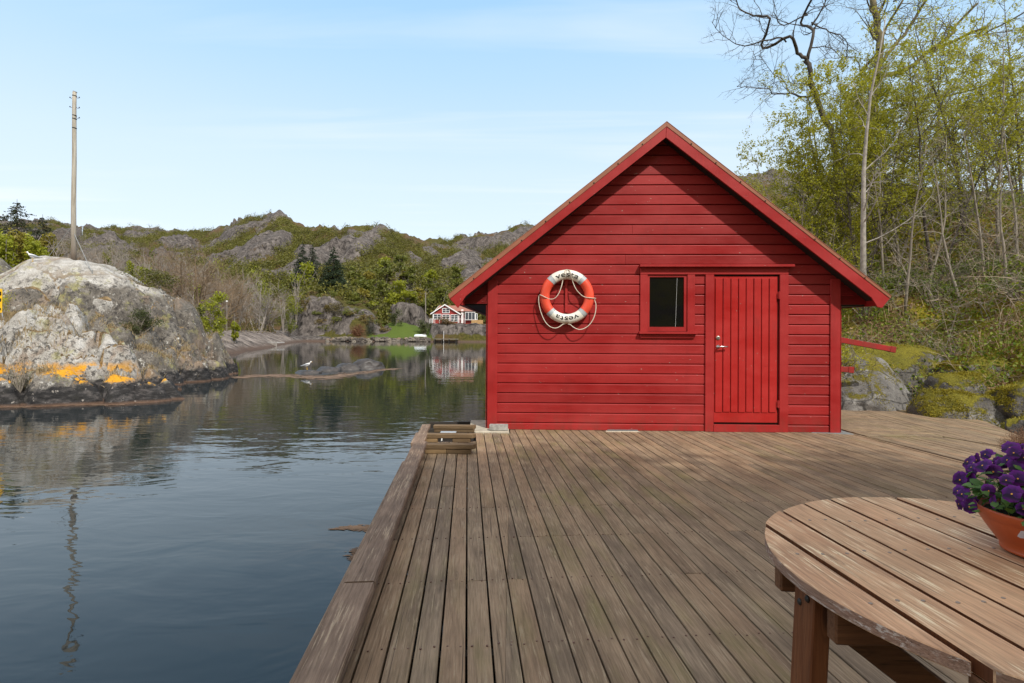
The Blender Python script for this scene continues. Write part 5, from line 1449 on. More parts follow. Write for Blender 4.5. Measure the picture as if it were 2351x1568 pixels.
# keep the near part clear of the deck side
vx = np.array(V); cx = vx[F].mean(1); F = F[~((cx[:, 1] < 60) & (cx[:, 0] > -10))]
m, t, b = mat('hill_ground', None, .95, 0, .12)
p = t.geo('Position'); rk = t.attr('tint'); z = t.xyz(p)['Z']; nz = t.xyz(t.geo('Normal'))['Z']
n1 = t.noise(p, .09, 5, .6, .3); n2 = t.noise(t.map(p, (1, 1, .45)), .42, 6, .7, .4); n3 = t.noise(p, 1.7, 5, .7); n4 = t.noise(p, 6, 4, .7)
vo = t.voro(t.map(p, (.16, .12, .10)), 1, 'DISTANCE_TO_EDGE')
rc_ = t.ramp(n2, [(.28, (.045, .039, .036)), (.5, (.115, .10, .091)), (.72, (.205, .182, .164))])
rc_ = t.mix(1, rc_, t.ramp(n3, [(.3, .6), (.7, 1.25)]), 'MULTIPLY')
n5 = t.noise(t.map(p, (.55, .55, .22), loc=(3, 3, 3)), 1, 6, .75, 1.2); rc_ = t.mix(1, rc_, t.ramp(n5, [(.38, .22), (.47, .95), (.7, 1.3)]), 'MULTIPLY')
gr_ = t.ramp(n3, [(.3, (.055, .058, .016)), (.5, (.115, .115, .030)), (.7, (.17, .155, .045))])
gr_ = t.mix(t.step(n1, .45, .60), gr_, t.mix(n3, (.10, .065, .035), (.22, .15, .085)))
gf = t.m('ADD', rk, t.m('MULTIPLY', t.m('SUBTRACT', n2, .5), 1.7))
gf = t.m('ADD', gf, t.m('MULTIPLY', t.m('SUBTRACT', .80, nz), .6))
n6 = t.noise(t.map(p, (.5, .5, .06), loc=(1, 5, 2)), 1, 5, .7, .4); rc_ = t.mix(1, rc_, t.ramp(n6, [(.36, .45), (.46, 1.0), (.7, 1.18)]), 'MULTIPLY')
rc_ = t.mix(t.ramp(t.m('DIVIDE', t.xyz(p)['Y'], 200), [(.66, .75), (.69, 0.0)]), rc_, t.mix(1, rc_, (2.3, 2.2, 2.1), 'MULTIPLY'))
c = t.mix(t.step(gf, .38, .52), t.mix(1, gr_, (.62, .58, .55), 'MULTIPLY'), rc_)
y_ = t.xyz(p)['Y']; x_ = t.xyz(p)['X']
lawn = t.m('MULTIPLY', t.m('MULTIPLY', t.step(t.m('DIVIDE', y_, 200), .7 if False else .702, .71), t.m('SUBTRACT', 1, t.ramp(t.m('DIVIDE', y_, 200), [(.825, 0.0), (.84, 1.0)]))), t.m('SUBTRACT', 1, t.step(rk, .2, .5)))
lx = t.m('DIVIDE', x_, y_)
lawn = t.m('MULTIPLY', lawn, t.m('MULTIPLY', t.ramp(t.m('ADD', lx, 1), [(tx(838)+1, 0.0), (tx(850)+1, 1.0)]), t.ramp(t.m('ADD', lx, 1), [(tx(985)+1, 1.0), (tx(1010)+1, 0.0)])))
lawn = t.m('MULTIPLY', lawn, t.m('SUBTRACT', 1, t.step(t.m('DIVIDE', z, 20), .24, .30)))
c = t.mix(lawn, c, t.mix(n4, (.05, .085, .014), (.115, .15, .03)))
tz_ = t.m('ADD', z, t.m('MULTIPLY', t.m('SUBTRACT', n3, .5), .5))
c = t.mix(t.ramp(t.m('ADD', tz_, .72), [(.15, 1.0), (.6, 0.0)]), c, t.mix(n4, (.05, .035, .028), (.16, .11, .085)))
t.put(b['Base Color'], c); t.put(b['Normal'], t.bump(t.m('ADD', n2, t.m('MULTIPLY', n3, .5)), .9, .5))
tag(link(npmesh('hills', V, F, [m], True, T), 'hills'), 'rocky hills and wooded bank across the water', None, None, 'structure')

# ---------- scrub on the hills, one far-off mass
rh = random.Random(77)
def veg(n, t0, t1, f0, f1, test=None, w=1.0):
    out = []; k = 0
    while len(out) < n and k < n*30:
        k += 1; t_ = rh.uniform(t0, t1); R, zr = ridge(t_); s = f0+(f1-f0)*rh.random()**w; Y = 160+(R-160)*s
        h, r = hT(t_*Y, Y, True)
        if test is None or test(t_, Y, s, h, r): out.append((t_*Y, Y, h, s))
    return out
pts = veg(9500, -1.0, .10, .02, .99, lambda t_, Y, s, h, r: r < .42 and fbm(t_*Y, Y, 3, .03, 3) > -.42+max(0, s-.72)*2.2 and not (t_ > tx(985) and Y < 170), .85)+veg(260, .36, .62, .1, .99, lambda t_, Y, s, h, r: r < .4)
P3 = []; SZ = []; TT = []
for x, Y, h, s in pts:
    k = rh.uniform(.6, 1.5)*(1.5-.75*s); n_ = int(26*k)+8; tn = rh.random()
    for i in range(n_):
        a = rh.gauss(0, .62)*k; c_ = rh.gauss(0, .62)*k; z_ = abs(rh.gauss(.9, .55))*k*1.6
        P3.append((x+a*1.5, Y+c_*1.5, h+z_)); SZ.append(rh.uniform(.3, .75)*k**.5); TT.append(tn)
V, F = leaves(P3, SZ, .75)
mh = leafmat('hill_scrub_leaf', (.135, .14, .026), (.235, .222, .05), .35, tint=(.068, .066, .022))
tag(link(npmesh('hillside_scrub', V, F, [mh], False, np.repeat(np.array(TT)**1.5, 4)), 'hillside_scrub'), 'low green scrub covering the far hillsides', None, None, 'stuff')

# ---------- conifers
M_fir = leafmat('fir_needle', (.012, .024, .010), (.035, .055, .020), .1)
M_firb = leafmat('spruce_needle', (.018, .026, .012), (.060, .065, .025), .1)
def conifer_meshes(seed, H, Rr, whorls, dens, lm, gap=.0):
    r = random.Random(seed); V = []; b_ = MB(); b_.tube([(0, 0, -.3), (0, 0, H*.5), (0, 0, H)], [H*.018, H*.011, .01], 7); pts = []; sz = []
    for w_ in range(whorls):
        f = w_/whorls; z = H*(.06+.93*f); L0 = Rr*(1-f)**.85*(1 if r.random() > gap else .45)
        for k in range(max(4, int(9*(1-f*.5)))):
            a = r.random()*2*pi; L = L0*r.uniform(.6, 1.15)+.08; dz = -.22*L+r.gauss(0, .05*L)
            tip = Vector((cos(a)*L, sin(a)*L, z+dz+.10*L*(1-f))); st = Vector((0, 0, z))
            if L > .4: b_.tube([st, st.lerp(tip, .6)+Vector((0, 0, -.05*L)), tip], [.035*L/Rr+.01, .02, .008], 3)
            n_ = int(dens*(.4+L))
            for i in range(n_):
                u = r.random()**.6; q = st.lerp(tip, u); pts.append((q.x+r.gauss(0, .06*L+.05), q.y+r.gauss(0, .06*L+.05), q.z-abs(r.gauss(0, .07*L+.05)))); sz.append(r.uniform(.25, .5)*(.35+.5*min(1, L/Rr+.3))*H/11)
    return b_, pts, sz
def conifer(name, label, x, y, z, H, Rr, seed, lm, whorls=26, dens=11, gap=0.0, group=None):
    t_ = thing(name, label, 'conifer', (x, y, z), 0, group); b_, pts, sz = conifer_meshes(seed, H, Rr, whorls, dens, lm, gap)
    b_.build('trunk', [M_bark], t_, fix=False); V, F = leaves(pts, sz, .45)
    tag(link(npmesh('needles', V, F, [lm]), 'needles', t_), None, None, None, 'stuff'); return t_
def top_at(xd, yt, Y, ground=None):
    x = X(xd, Y); g = hT(x, Y) if ground is None else ground; return x, Y, g, P(xd, yt, Y).z-g
x, y, g, H = top_at(765, 563, 174); conifer('fir_tree', 'large dark fir on the slope left of the far red house', x, y, g, H, 8.0, 5, M_fir, 44, 15)
for xd, yt, yb, Y, s, lb_ in ((694, 552, 612, 205, 6, 'dark fir higher up behind the large fir'), (718, 556, 618, 208, 7, 'dark narrow fir touching the one higher up behind the large fir')):
    x, y, g, H = top_at(xd, yt, Y); conifer('fir_tree', lb_, x, y, g, H, 5.5, s, M_fir, 34, 12)
x, y, g, H = top_at(849, 720, 146.5); conifer('fir_tree', 'small dark fir at the foot of the cliff by the shore', x, y, .7, P(849, 720, 146.5).z-.7, 2.2, 8, M_fir, 18, 10)
x, y, g, H = top_at(38, 457, 44); conifer('spruce_tree', 'ragged dark spruce behind the islet at the left edge', x, y, g, H, 6.5, 9, M_firb, 40, 17, .25)
x, y, g, H = top_at(97, 492, 46); conifer('spruce_tree', 'smaller dark spruce right of the ragged one at the left edge', x, y, g, H, 3.8, 10, M_firb, 34, 18, .2)
x, y, g, H = top_at(-20, 500, 47); conifer('spruce_tree', 'dark spruce cut off by the left edge of the photo', x, y, g, H, 2.4, 12, M_firb, 18, 15, .3)

# ---------- leafless trees on the bank, copies of a few built ones
FT = dict(seg=(4, 4, 3, 2), jit=(.10, .16, .22, .2), up=(.07, .09, .06, .03), tap=.8, n=(10, 8, 7, 0), t0=(.22, .2, .15), ang=(42, 42, 42), len=(.62, .52, .5), rr=.5, rmin=.0145, leaf_from=9, lpn=0, spread=0)
M_fart = plain('far_grey_bark', (.255, .222, .19), .9, 0, .3, .8); M_farb = plain('far_brown_bark', (.215, .15, .09), .9, 0, .3, .8)
def far_proto(seed, m_):
    r = random.Random(seed); b_ = MB()
    for s in range(r.randint(2, 3)):
        br = []; grow(br, [], Vector((r.gauss(0, .3), r.gauss(0, .3), -.3)), Vector((r.gauss(0, .28), r.gauss(0, .2), 1)), r.uniform(3.6, 5.0), .10, 0, r, FT)
        for pts, rad in br: b_.tube(pts, rad, 4 if rad[0] > .05 else 3, 0, cap=False)
    o = b_.build('bare_tree', [m_], None, fix=False); return o
GB = 'leafless trees on the far bank'; protos = []
spots = []
def bank_spots(n, x0, x1, Y0, Y1, seed):
    r = random.Random(seed); out = []; k = 0
    while len(out) < n and k < 4000:
        k += 1; Y = r.uniform(Y0, Y1); x = X(r.uniform(x0, x1), Y); ds = shoreX(Y)-x
        if ds < 5: continue
        if any((x-a)**2+(Y-c_)**2 < 6 for a, c_, _ in out): continue
        out.append((x, Y, hT(x, Y)))
    return out
sp1 = bank_spots(26, 120, 330, 36, 62, 1)+bank_spots(62, 330, 700, 56, 136, 2)+bank_spots(24, 200, 480, 90, 150, 3)
protos = {0: [far_proto(s, M_fart) for s in (1, 2, 3)], 1: [far_proto(s, M_farb) for s in (4, 5)]}
LBL = {0: 'leafless pale grey tree with fanned twigs on the far bank behind the islet', 1: 'leafless rusty brown tree on the far bank behind the islet'}
first = set()
for i, (x, Y, h) in enumerate(sp1):
    k = 1 if rh.random() < .30 else 0; pr_ = rh.choice(protos[k]); sc_ = rh.uniform(1.25, 2.2)*(.55 if Y < 62 else 1.0)
    if pr_.name not in first: o = pr_; first.add(pr_.name)
    else: o = pr_.copy(); COL.objects.link(o)
    o.location = (x, Y, h-.2); o.rotation_euler.z = rh.uniform(0, 6.28); o.scale = (sc_, sc_, sc_*rh.uniform(.9, 1.15))
    tag(o, LBL[k], 'tree', GB if k == 0 else 'rusty leafless trees on the far bank')
for k in protos:
    for pr_ in protos[k]:
        if pr_.name not in first: bpy.data.objects.remove(pr_)
tag(link(npmesh('bank_scrub', *leaves([(x+rh.gauss(0, 1.4), Y+rh.gauss(0, 1.4), h+abs(rh.gauss(.5, .6))) for x, Y, h in sp1+bank_spots(170, 120, 720, 36, 140, 9) for i in range(46)], NR.uniform(.12, .34, 46*len(sp1+bank_spots(170, 120, 720, 36, 140, 9))), .6), [leafmat('bank_scrub_leaf', (.10, .068, .035), (.20, .16, .05), .25)]), 'bank_scrub'), 'brown and olive undergrowth on the far bank', None, None, 'stuff')
# ---------- trees in leaf
M_lime = leafmat('lime_leaf', (.19, .215, .016), (.33, .345, .035), .4); M_mid = leafmat('mid_leaf', (.095, .115, .02), (.185, .195, .04), .35); M_ochre = leafmat('ochre_leaf', (.17, .145, .022), (.29, .25, .045), .35)
def leafy(name, label, xd, yt, yb, Y, wd, n, lm, ls, seed, group=None, zg=None, lobes=13, f0=.22):
    x = X(xd, Y); g = hT(x, Y) if zg is None else zg; zt = P(xd, yt, Y).z; H = zt-g; W_ = wd/1265*Y/2
    r = random.Random(seed); t_ = thing(name, label, 'tree', (x, Y, g), 0, group); b_ = MB()
    for s in range(4):
        d = Vector((r.gauss(0, .3)*W_, r.gauss(0, .3)*W_, H*r.uniform(.75, .95))); b_.tube([(0, 0, -.3), d*.5+Vector((r.gauss(0, .1), 0, 0)), d], [min(.16, H*.012), H*.006, .01], 5)
        for j in range(8):
            q = d*r.uniform(.3, .9); b_.tube([q, q+Vector((r.gauss(0, .4)*W_, r.gauss(0, .4)*W_, abs(r.gauss(.12, .08))*H))], [H*.005, H*.002], 3)
    b_.build('trunk', [M_fart], t_, fix=False); pts = []
    for k in range(lobes):
        f = r.uniform(f0, .92); w_ = W_*(1-abs(f-.45)*1.15*(1 if f0 < .4 else .5)); a = r.random()*6.28; rr = w_*r.uniform(.2, .8)
        pts.append(ell(n//lobes, (rr*cos(a), rr*sin(a), H*f), (W_*r.uniform(.28, .5), W_*r.uniform(.28, .5), H*r.uniform(.08, .17)), .95))
    pts = np.concatenate(pts); V, F = leaves(pts, ls*NR.uniform(.6, 1.4, len(pts)), .65)
    tag(link(npmesh('crown', V, F, [lm]), 'crown', t_), None, None, None, 'stuff'); return t_
leafy('leafy_tree', 'young lime green tree on the rocks right behind the islet', 488, 660, 785, 50, 82, 2600, M_lime, .17, 1, zg=hT(X(478, 50), 50))
leafy('leafy_tree', 'round fresh green tree left of the far red house', 918, 643, 722, 178, 78, 2600, M_lime, .75, 2)
leafy('leafy_tree', 'light green tree above the cliff left of the round green tree', 838, 640, 700, 182, 50, 1500, M_mid, .75, 3)
leafy('leafy_tree', 'olive tree behind the far house roof', 1010, 660, 720, 185, 60, 1500, M_mid, .75, 4)
leafy('leafy_tree', 'brownish green tree between the round green tree and the house', 965, 655, 722, 188, 46, 1300, M_ochre, .7, 5)
leafy('leafy_tree', 'yellow green tree left of the large dark fir', 700, 600, 660, 178, 62, 1500, M_lime, .7, 6)
leafy('leafy_tree', 'ochre tree tucked under the large dark fir', 742, 612, 660, 176, 40, 1100, M_ochre, .65, 7)
GY = 'yellow green bushy trees at the left edge behind the islet crest'; LY = 'bushy tree in yellow green leaf behind the islet crest at the left edge'
for i, (xd, yt, Y, w_) in enumerate(((8, 530, 33, 84), (45, 520, 35, 84), (82, 540, 34, 64), (112, 540, 38, 56), (-30, 520, 36, 90))): leafy('leafy_tree', LY, xd, yt, 600, Y, w_, 3600, M_ochre if i % 2 else M_lime, .17, 20+i, GY, f0=.55)
GV = 'light green trees on the bank'; LV = 'small light green tree among the leafless trees of the far bank'
for i, (xd, yt, Y, w_) in enumerate(((330, 590, 58, 60), (350, 575, 84, 50), (445, 610, 80, 40), (650, 640, 138, 56), (590, 612, 132, 60), (250, 575, 70, 60), (540, 735, 66, 24), (420, 625, 100, 46), (500, 585, 120, 56), (560, 600, 138, 60), (610, 650, 126, 40), (665, 700, 132, 44), (300, 600, 58, 36), (385, 655, 66, 30), (680, 615, 150, 56), (460, 690, 62, 24))): leafy('leafy_tree', LV, xd, yt, 700, Y, w_, 1000, M_mid if i % 2 else M_lime, .30 if Y > 60 else .2, 30+i, GV)
GW = 'trees of the green valley behind the far house'; LW = 'green tree in the valley wood behind the far house and the cliff'
k = 0
for x, Y, h, s in veg(60, tx(805), tx(1240), .03, .34, lambda t_, Y, s, h, r: True):
    t_ = x/Y; xd = 1175.5+t_*1265; hh = rh.uniform(5, 9); leafy('leafy_tree', LW, xd, 767.4-(h+hh-1.28)/Y*1265, 0, Y, rh.uniform(34, 62)*170/Y, 620, rh.choice((M_mid, M_mid, M_lime, M_ochre)), .95, 200+k, GW, zg=h-.3, lobes=9); k += 1
GH = 'heath bushes over the cliff knoll'; mhb = leafmat('heath_mix', (.13, .085, .035), (.22, .18, .055), .25)
k = 0
for x, Y, h, s in [(X(xd, Yk), Yk, 0, 0) for xd in range(690, 880, 9) for Yk in (rh.uniform(148, 153), rh.uniform(153, 165))]:
    if rh.random() < .78: h = hT(x, Y); bush('heath_bush', 'brown and olive heath bush on the rocky knoll beside the far lawn', (x, Y, h-.1), (rh.uniform(1.2, 2.4), 1.2, rh.uniform(.5, 1.1)), 330, mhb if rh.random() < .6 else M_mid, .34, GH, M_fart, 9, 500+k); k += 1
bush('dark_bush', 'dark green bush left of the far house terrace', (X(975, 146), 146, hT(X(975, 146), 146)), (2.2, 1.6, 2.2), 1600, M_jun, .32, seed=81)
bush('dark_bush', 'round dark juniper at the right foot of the cliff slope', (X(908, 150), 150, hT(X(908, 150), 150)), (1.6, 1.4, 2.4), 1300, M_jun, .3, seed=82)
bush('brown_bush', 'red brown bush at the shore under the cliff', (X(820, 144.5), 144.5, .5), (2.6, 1.4, 1.5), 1500, M_brown, .25, seed=83)
bush('brown_bush', 'olive brown bush hanging on the middle of the cliff', (X(772, 150), 150, 6.2), (3.2, 1.4, 2.2), 1700, leafmat('cliff_bush', (.06, .05, .015), (.15, .12, .03), .2), .3, seed=84)
bush('brown_bush', 'brown heath bush on the rocks below the far house', (X(1030, 143.3), 143.3, 3.0), (3.4, 1.2, 1.6), 1600, leafmat('heath_bush', (.10, .05, .03), (.22, .16, .06), .2), .25, seed=85)

# ---------- stone wall on the shore
sw = MB(); rw = random.Random(6)
xw = X(752, 140)
while xw < X(990, 140):
    for row in range(3):
        s = rw.uniform(.28, .62); bm = bmesh.new(); bmesh.ops.create_icosphere(bm, subdivisions=1, radius=1)
        cx_, cy_, cz_ = xw+rw.uniform(-.3, .3), 140.0+row*.35+rw.uniform(-.15, .15), -.72+.12+row*.34+.18*sin(xw*.7)+.12*sin(xw*1.9)
        vs = [(cx_+v.co.x*s*1.35*rw.uniform(.8, 1.15), cy_+v.co.y*s, cz_+v.co.z*s*.72*rw.uniform(.8, 1.1)) for v in bm.verts]
        sw.add(vs, [tuple(v.index for v in f.verts) for f in bm.faces], 0); bm.free()
    xw += rw.uniform(.5, .95)
msw, t, b = mat('wall_stone', None, .9); t.put(b['Base Color'], t.mix(1, t.ramp(t.geo('Random Per Island'), [(0, (.055, .045, .038)), (.5, (.13, .11, .092)), (.85, (.22, .19, .15)), (1, (.25, .16, .10))]), t.ramp(t.noise(t.geo('Position'), 4, 4, .7), [(.3, .6), (.7, 1.2)]), 'MULTIPLY'))
tag(sw.build('stone_wall', [msw], None, fix=False), 'low dry stone wall along the far shore below the lawn', 'stone wall')

# ---------- far house
HY = 149.0; hx = X(1029, HY); hz = P(1029, 741, HY).z
hs = thing('red_house', 'distant red house with white trim and tiled roof beyond the water', 'house', (hx, HY, hz), radians(0))
M_hr = plain('house_red', (.30, .028, .022), .7, 0, .1, 1); M_tile = plain('roof_tile', (.30, .125, .085), .8, 0, .2, 2, bump=.5, bsc=12); M_hw = plain('house_white', (.82, .82, .81), .5, 0, .04)
m, t, b = mat('house_glass', (.05, .06, .07), .12, 0, .5); M_hg = m
pxm = HY/1265
def hxz(x, y): return ((x/7.127+1600)*.5967-1029)*pxm, (741-(y/7.127+1120)*.5967)*pxm     # from the enlarged detail of the house
xl, _ = hxz(470, 860); xr, _ = hxz(1185, 860); _, ze = hxz(0, 622); xa, za = hxz(795, 375); xe0, ze0 = hxz(405, 632); xe1, ze1 = hxz(1235, 640); z0 = hxz(0, 870)[1]
b_ = MB(); b_.prism([(xl, z0-.2), (xr, z0-.2), (xr, ze), (xa, za-.25), (xl, ze)], lambda x, z: (x, 0, z), lambda x, z: (x, 3, z)); b_.box((xl, 3, z0-.2), (xr+3.2, 9.5, ze)); b_.build('wall', [M_hr], hs)
b_ = MB()
for sx, (x_, z_) in ((0, (xe0, ze0)), (1, (xe1, ze1))):
    q = [(x_, z_), (xa, za), (xa, za+.16), (x_, z_+.16)]; b_.prism(q if sx == 0 else q[::-1], lambda x, z: (x, -.35, z), lambda x, z: (x, 6, z))
bx0, bzt = hxz(560, 362); bx1, bzb = hxz(485, 540)
x9 = xr+3.6
b_.add([(bx1, 2.2, bzb), (x9, 2.2, bzb), (x9, 6.4, bzt), (bx0, 6.4, bzt), (bx1, 10.6, bzb), (x9, 10.6, bzb)], [(0, 1, 2, 3), (3, 2, 5, 4), (0, 3, 4), (1, 5, 2), (0, 4, 5, 1)])
roof_h = b_.build('roof', [M_tile], hs)
for a, c_, yy in (((xe0, ze0), (xa, za), -.42), ((xa, za), (xe1, ze1), -.42), ((bx1, bzb), (bx0, bzt), 0)):
    b_ = MB()
    if yy: b_.bar((a[0], yy, a[1]+.06), (c_[0], yy, c_[1]+.06), .1, .30, up=(0, 1, 0)) if False else b_.prism([(a[0], a[1]-.16), (c_[0], c_[1]-.16), (c_[0], c_[1]+.16), (a[0], a[1]+.16)], lambda x, z: (x, yy-.05, z), lambda x, z: (x, yy+.05, z))
    else: b_.add([(a[0]-.12, 2.1, a[1]), (a[0]+.1, 2.1, a[1]+.1), (c_[0]+.1, 6.4, c_[1]+.18), (c_[0]-.14, 6.4, c_[1]), ], [(0, 1, 2, 3)])
    b_.build('barge_board', [M_hw], hs)
def hwin(x0, y0, x1, y1, nv, nh, yy=0.0, name='window'):
    a, d_2 = hxz(x0, y1); c_, e_ = hxz(x1, y0); w_ = thing(name, None, None) if False else None
    b_ = MB(); k_ = .13
    b_.box((a, yy-.10, d_2), (a+k_, yy-.01, e_)); b_.box((c_-k_, yy-.10, d_2), (c_, yy-.01, e_)); b_.box((a+k_, yy-.10, d_2), (c_-k_, yy-.01, d_2+k_)); b_.box((a+k_, yy-.10, e_-k_), (c_-k_, yy-.01, e_))
    for i in range(1, nv): xx = a+(c_-a)*i/nv; b_.box((xx-.05, yy-.09, d_2+k_), (xx+.05, yy-.015, e_-k_))
    for i in range(1, nh): zz = d_2+(e_-d_2)*i/nh; b_.box((a+k_, yy-.085, zz-.035), (c_-k_, yy-.02, zz+.035))
    f = b_.build(name, [M_hw], hs); MB().box((a+k_, yy-.04, d_2+k_), (c_-k_, yy-.022, e_-k_)).build('pane', [M_hg], f)
hwin(722, 466, 925, 604, 2, 2); hwin(480, 628, 698, 775, 2, 2); hwin(722, 640, 928, 865, 2, 4, name='door'); hwin(952, 640, 1160, 830, 2, 3)
hwin(1325, 560, 1612, 785, 3, 1, 2.4); hwin(1612, 600, 1672, 780, 1, 1, 2.5)
b_ = MB()
for x in (472, 1180): a, _ = hxz(x, 0); b_.box((a-.1, -.06, z0), (a+.1, -.005, ze))
b_.build('corner_trim', [M_hw], hs)
b_ = MB(); a, c1z = hxz(1212, 490); c_, _ = hxz(1278, 0); b_.box((a, 2.6, z0), (c_, 3.4, hxz(0, 490)[1])); b_.build('chimney', [M_hw], hs)
b_ = MB(); a, _ = hxz(1510, 0); c_, _ = hxz(1835, 0); b_.box((a, 1.2, z0-.4), (c_, 1.35, hxz(0, 785)[1])); b_.build('screen', [plain('new_wood', (.42, .26, .11), .8, 0, .15, 2)], hs)
dk = thing('terrace', 'wooden terrace with white railing in front of the far red house', 'terrace', (hx, HY, hz))
a, zt_ = hxz(420, 770); c_, _ = hxz(1380, 0); MB().box((a, -2.6, z0-.35), (c_, -.07, z0-.2)).build('deck', [M_dark], dk)
for xx in (424, 480, 555, 682, 808, 930, 1062, 1180, 1300, 1368):
    p_, _ = hxz(xx, 0); MB().box((p_-.05, -2.6, z0-.2), (p_+.05, -2.5, zt_-.04)).build('post', [M_hw], dk)
MB().box((a, -2.62, zt_-.04), (c_, -2.48, zt_+.04)).build('handrail', [M_hw], dk)
b_ = MB(); 
for xx in (430, 700, 1000, 1300): p_, _ = hxz(xx, 0); b_.box((p_-.06, -2.4, z0-2.2), (p_+.06, -2.28, z0-.36))
b_.build('support_post', [M_dark], dk)

# ---------- boat, jetty, far pole
bt = P(966, 774.5, 142.5)
bo = thing('upturned_boat', 'small white and pale blue rowing boat lying upturned on the far lawn', 'boat', (bt.x, 142.6, .55), radians(-12))
b_ = MB(); n = 9
for i in range(n):
    f = i/(n-1); w_ = .62*(1-abs(f-.55)**2.2*1.5) if f < .98 else .45; hh = .55*(.65+.35*sin(pi*min(1, f+.15)))
    for j in range(7): a_ = pi*j/6; b_.v.append((-1.7+3.2*f, w_*cos(a_), .05+hh*sin(a_)**.7))
for i in range(n-1):
    for j in range(6): b_.f.append((i*7+j, i*7+j+1, (i+1)*7+j+1, (i+1)*7+j)); b_.m.append(1 if j in (1, 4) else 0)
b_.f.append(tuple(range(7))); b_.m.append(0); b_.f.append(tuple((n-1)*7+j for j in range(6, -1, -1))); b_.m.append(0)
b_.build('hull', [M_white, plain('boat_blue', (.45, .60, .78), .4)], bo, smooth=False)
b_ = MB(); b_.box((-1.5, -.03, .55), (1.4, .03, .64)); b_.build('keel', [M_white], bo)
jt = thing('jetty', 'small dark wooden jetty at the foot of the far house rocks', 'jetty', (X(1035, 139), 139, 0))
MB().box((-4.3, -.9, -.05), (1.9, .9, .07)).build('decking', [plain('jetty_wood', (.22, .20, .17), .9)], jt)
for x in (-4.0, -2.2, -.4, 1.4):
    for y in (-.8, .7): MB().tube([(x, y, -2), (x, y, .0)], .12, 8).build('pile', [M_dark], jt)
MB().tube([(-1.7, -.8, -.6), (-1.7, -.8, 2.0)], .05, 6).build('mooring_post', [M_white], jt)
q = P(977, 725, 168); zg = min(hT(q.x, 168), q.z); fp = thing('utility_pole', 'thin grey utility pole left of the far red house', 'pole', (q.x, 168, zg)); Hp = P(977, 671, 168).z-zg
MB().tube([(0, 0, -.5), (0, 0, Hp)], [.17, .12], 8).build('post', [M_fart], fp); MB().box((-.5, -.06, Hp-.5), (.5, .06, Hp-.38)).build('crossarm', [M_fart], fp)
ql = P(521, 695, 58); zl = hT(ql.x, 58); lp = thing('lamp_post', 'thin grey post beside the young lime green tree', 'post', (ql.x, 58, zl-.2)); Hl = P(521, 692, 58).z-zl+.2
MB().tube([(0, 0, 0), (0, 0, Hl)], .035, 6).build('post', [M_fart], lp); MB().box((-.08, -.05, Hl-.04), (.08, .05, Hl+.1)).build('head', [M_white], lp)
bk = P(635, 775, 92); bh = thing('boat_landing', 'low pale grey plank landing on the second rock shore', 'landing', (X(622, 88), 88, .15), radians(-20))
MB().box((-2.0, -.8, -.40), (2.0, .8, -.24)).build('planking', [plain('grey_plank', (.40, .38, .36), .9, 0, .3, 2)], bh); b_ = MB(); b_.box((-1.9, -.82, -1.6), (1.9, -.72, -.40)); b_.build('front_boards', [plain('grey_plank_front', (.34, .31, .28), .9, 0, .3, 2)], bh)
# ------------------------------------------------------------------ camera, light, sky
cd = bpy.data.cameras.new('camera'); cam = bpy.data.objects.new('camera', cd); COL.objects.link(cam)
cd.sensor_width = 36; cd.lens = 36*1265/2351; cd.clip_start = .05; cd.clip_end = 4000
cd.shift_y = -(784-767.4)/2351
cam.matrix_world = Matrix.Translation(CAM) @ Matrix.Rotation(pi/2, 4, 'X') @ Matrix.Rotation(ROLL, 4, 'Z')
SC.camera = cam
EL, AZ = radians(46), radians(150)
sv = Vector((sin(AZ)*cos(EL), cos(AZ)*cos(EL), sin(EL)))
ld = bpy.data.lights.new('sun', 'SUN'); ld.energy = 2.7; ld.angle = radians(.9); ld.color = (1, .955, .88)
lo = bpy.data.objects.new('sun', ld); COL.objects.link(lo); lo.rotation_euler = (-sv).to_track_quat('-Z', 'Y').to_euler(); lo.location = sv*50
wd = bpy.data.worlds.new('World'); SC.world = wd; wd.use_nodes = True
t = NT(wd.node_tree); bg = wd.node_tree.nodes['Background']
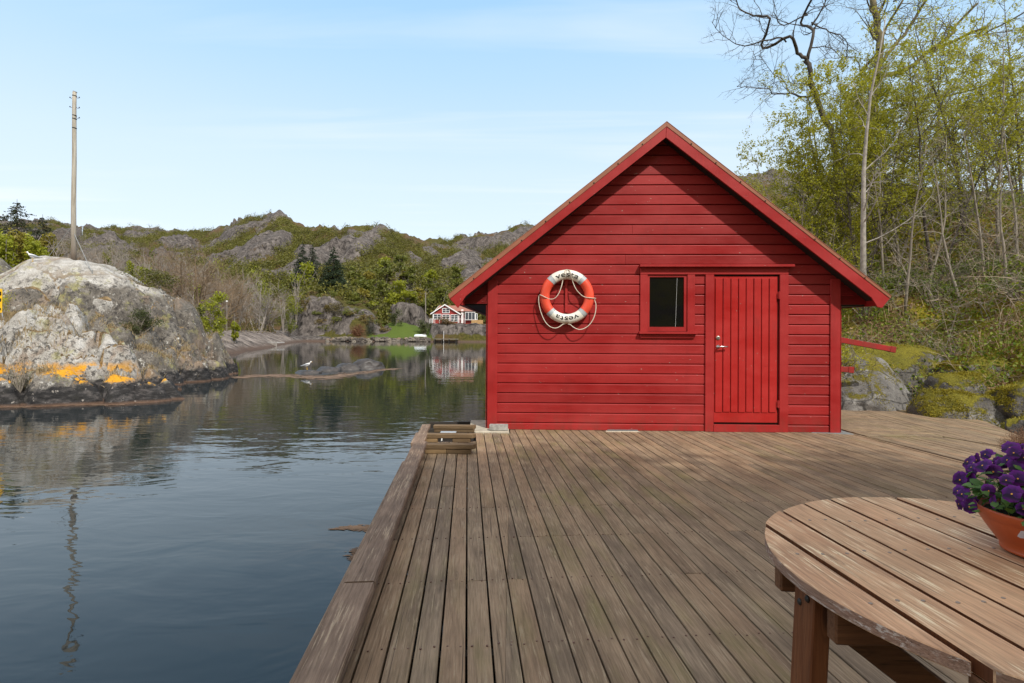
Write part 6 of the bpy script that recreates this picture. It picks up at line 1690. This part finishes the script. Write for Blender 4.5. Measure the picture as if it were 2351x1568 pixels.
sk = t.new('ShaderNodeTexSky'); sk.sky_type = 'NISHITA'; sk.sun_disc = False; sk.sun_elevation = EL; sk.sun_rotation = AZ
sk.altitude = 0; sk.air_density = 1.0; sk.dust_density = 1.1; sk.ozone_density = 1.6
g_ = t.co('Generated'); x, y, z = t.xyz(g_)
zz = t.m('MAXIMUM', z, .03)
cm = t.new('ShaderNodeCombineXYZ'); t.put(cm.inputs[0], t.m('DIVIDE', x, zz)); t.put(cm.inputs[1], t.m('DIVIDE', y, zz))
cp = cm.outputs[0]
c1_ = t.noise(t.map(cp, (.30, 2.4, 1), rot=(0, 0, .08), loc=(.4, .3, 0)), 1, 5, .55, .5)
c2_ = t.noise(t.map(cp, (.35, .35, 1), loc=(3.1, 1.7, 0)), 1, 3, .5)
ci = t.m('MULTIPLY', t.step(c1_, .47, .66), t.step(c2_, .42, .58))
grad = t.ramp(z, [(.0, (5.1, 5.5, 5.8)), (.10, (4.9, 5.45, 5.9)), (.28, (4.15, 5.1, 5.9)), (.42, (3.05, 4.5, 5.9)), (.56, (2.2, 3.95, 5.8)), (.8, (1.4, 3.0, 5.5))])
sky = t.mix(.85, sk.outputs[0], grad)
sky = t.mix(t.m('MULTIPLY', ci, .42), sky, (5.6, 5.75, 5.9))
# bright broken cloud added overhead and behind the viewer to whiten the ambient light
cl = t.m('MAXIMUM', t.step(z, .60, .80), t.step(t.m('MULTIPLY', y, -1), .05, .35))
cn = t.noise(t.map(g_, (2.2, 2.2, 3.5)), 1, 5, .55)
sky = t.mix(t.m('MULTIPLY', cl, t.ramp(cn, [(.3, .72), (.55, 1.0)])), sky, t.mix(cn, (4.7, 4.65, 4.6), (7.0, 6.7, 6.4)))
t.put(bg.inputs[0], sky); bg.inputs[1].default_value = .13
SC.view_settings.view_transform = 'Standard'; SC.view_settings.look = 'None'; SC.view_settings.exposure = .53; SC.view_settings.gamma = 1
SC.render.film_transparent = False
SC.cycles.max_bounces = 7; SC.cycles.transparent_max_bounces = 6; SC.cycles.use_denoising = True
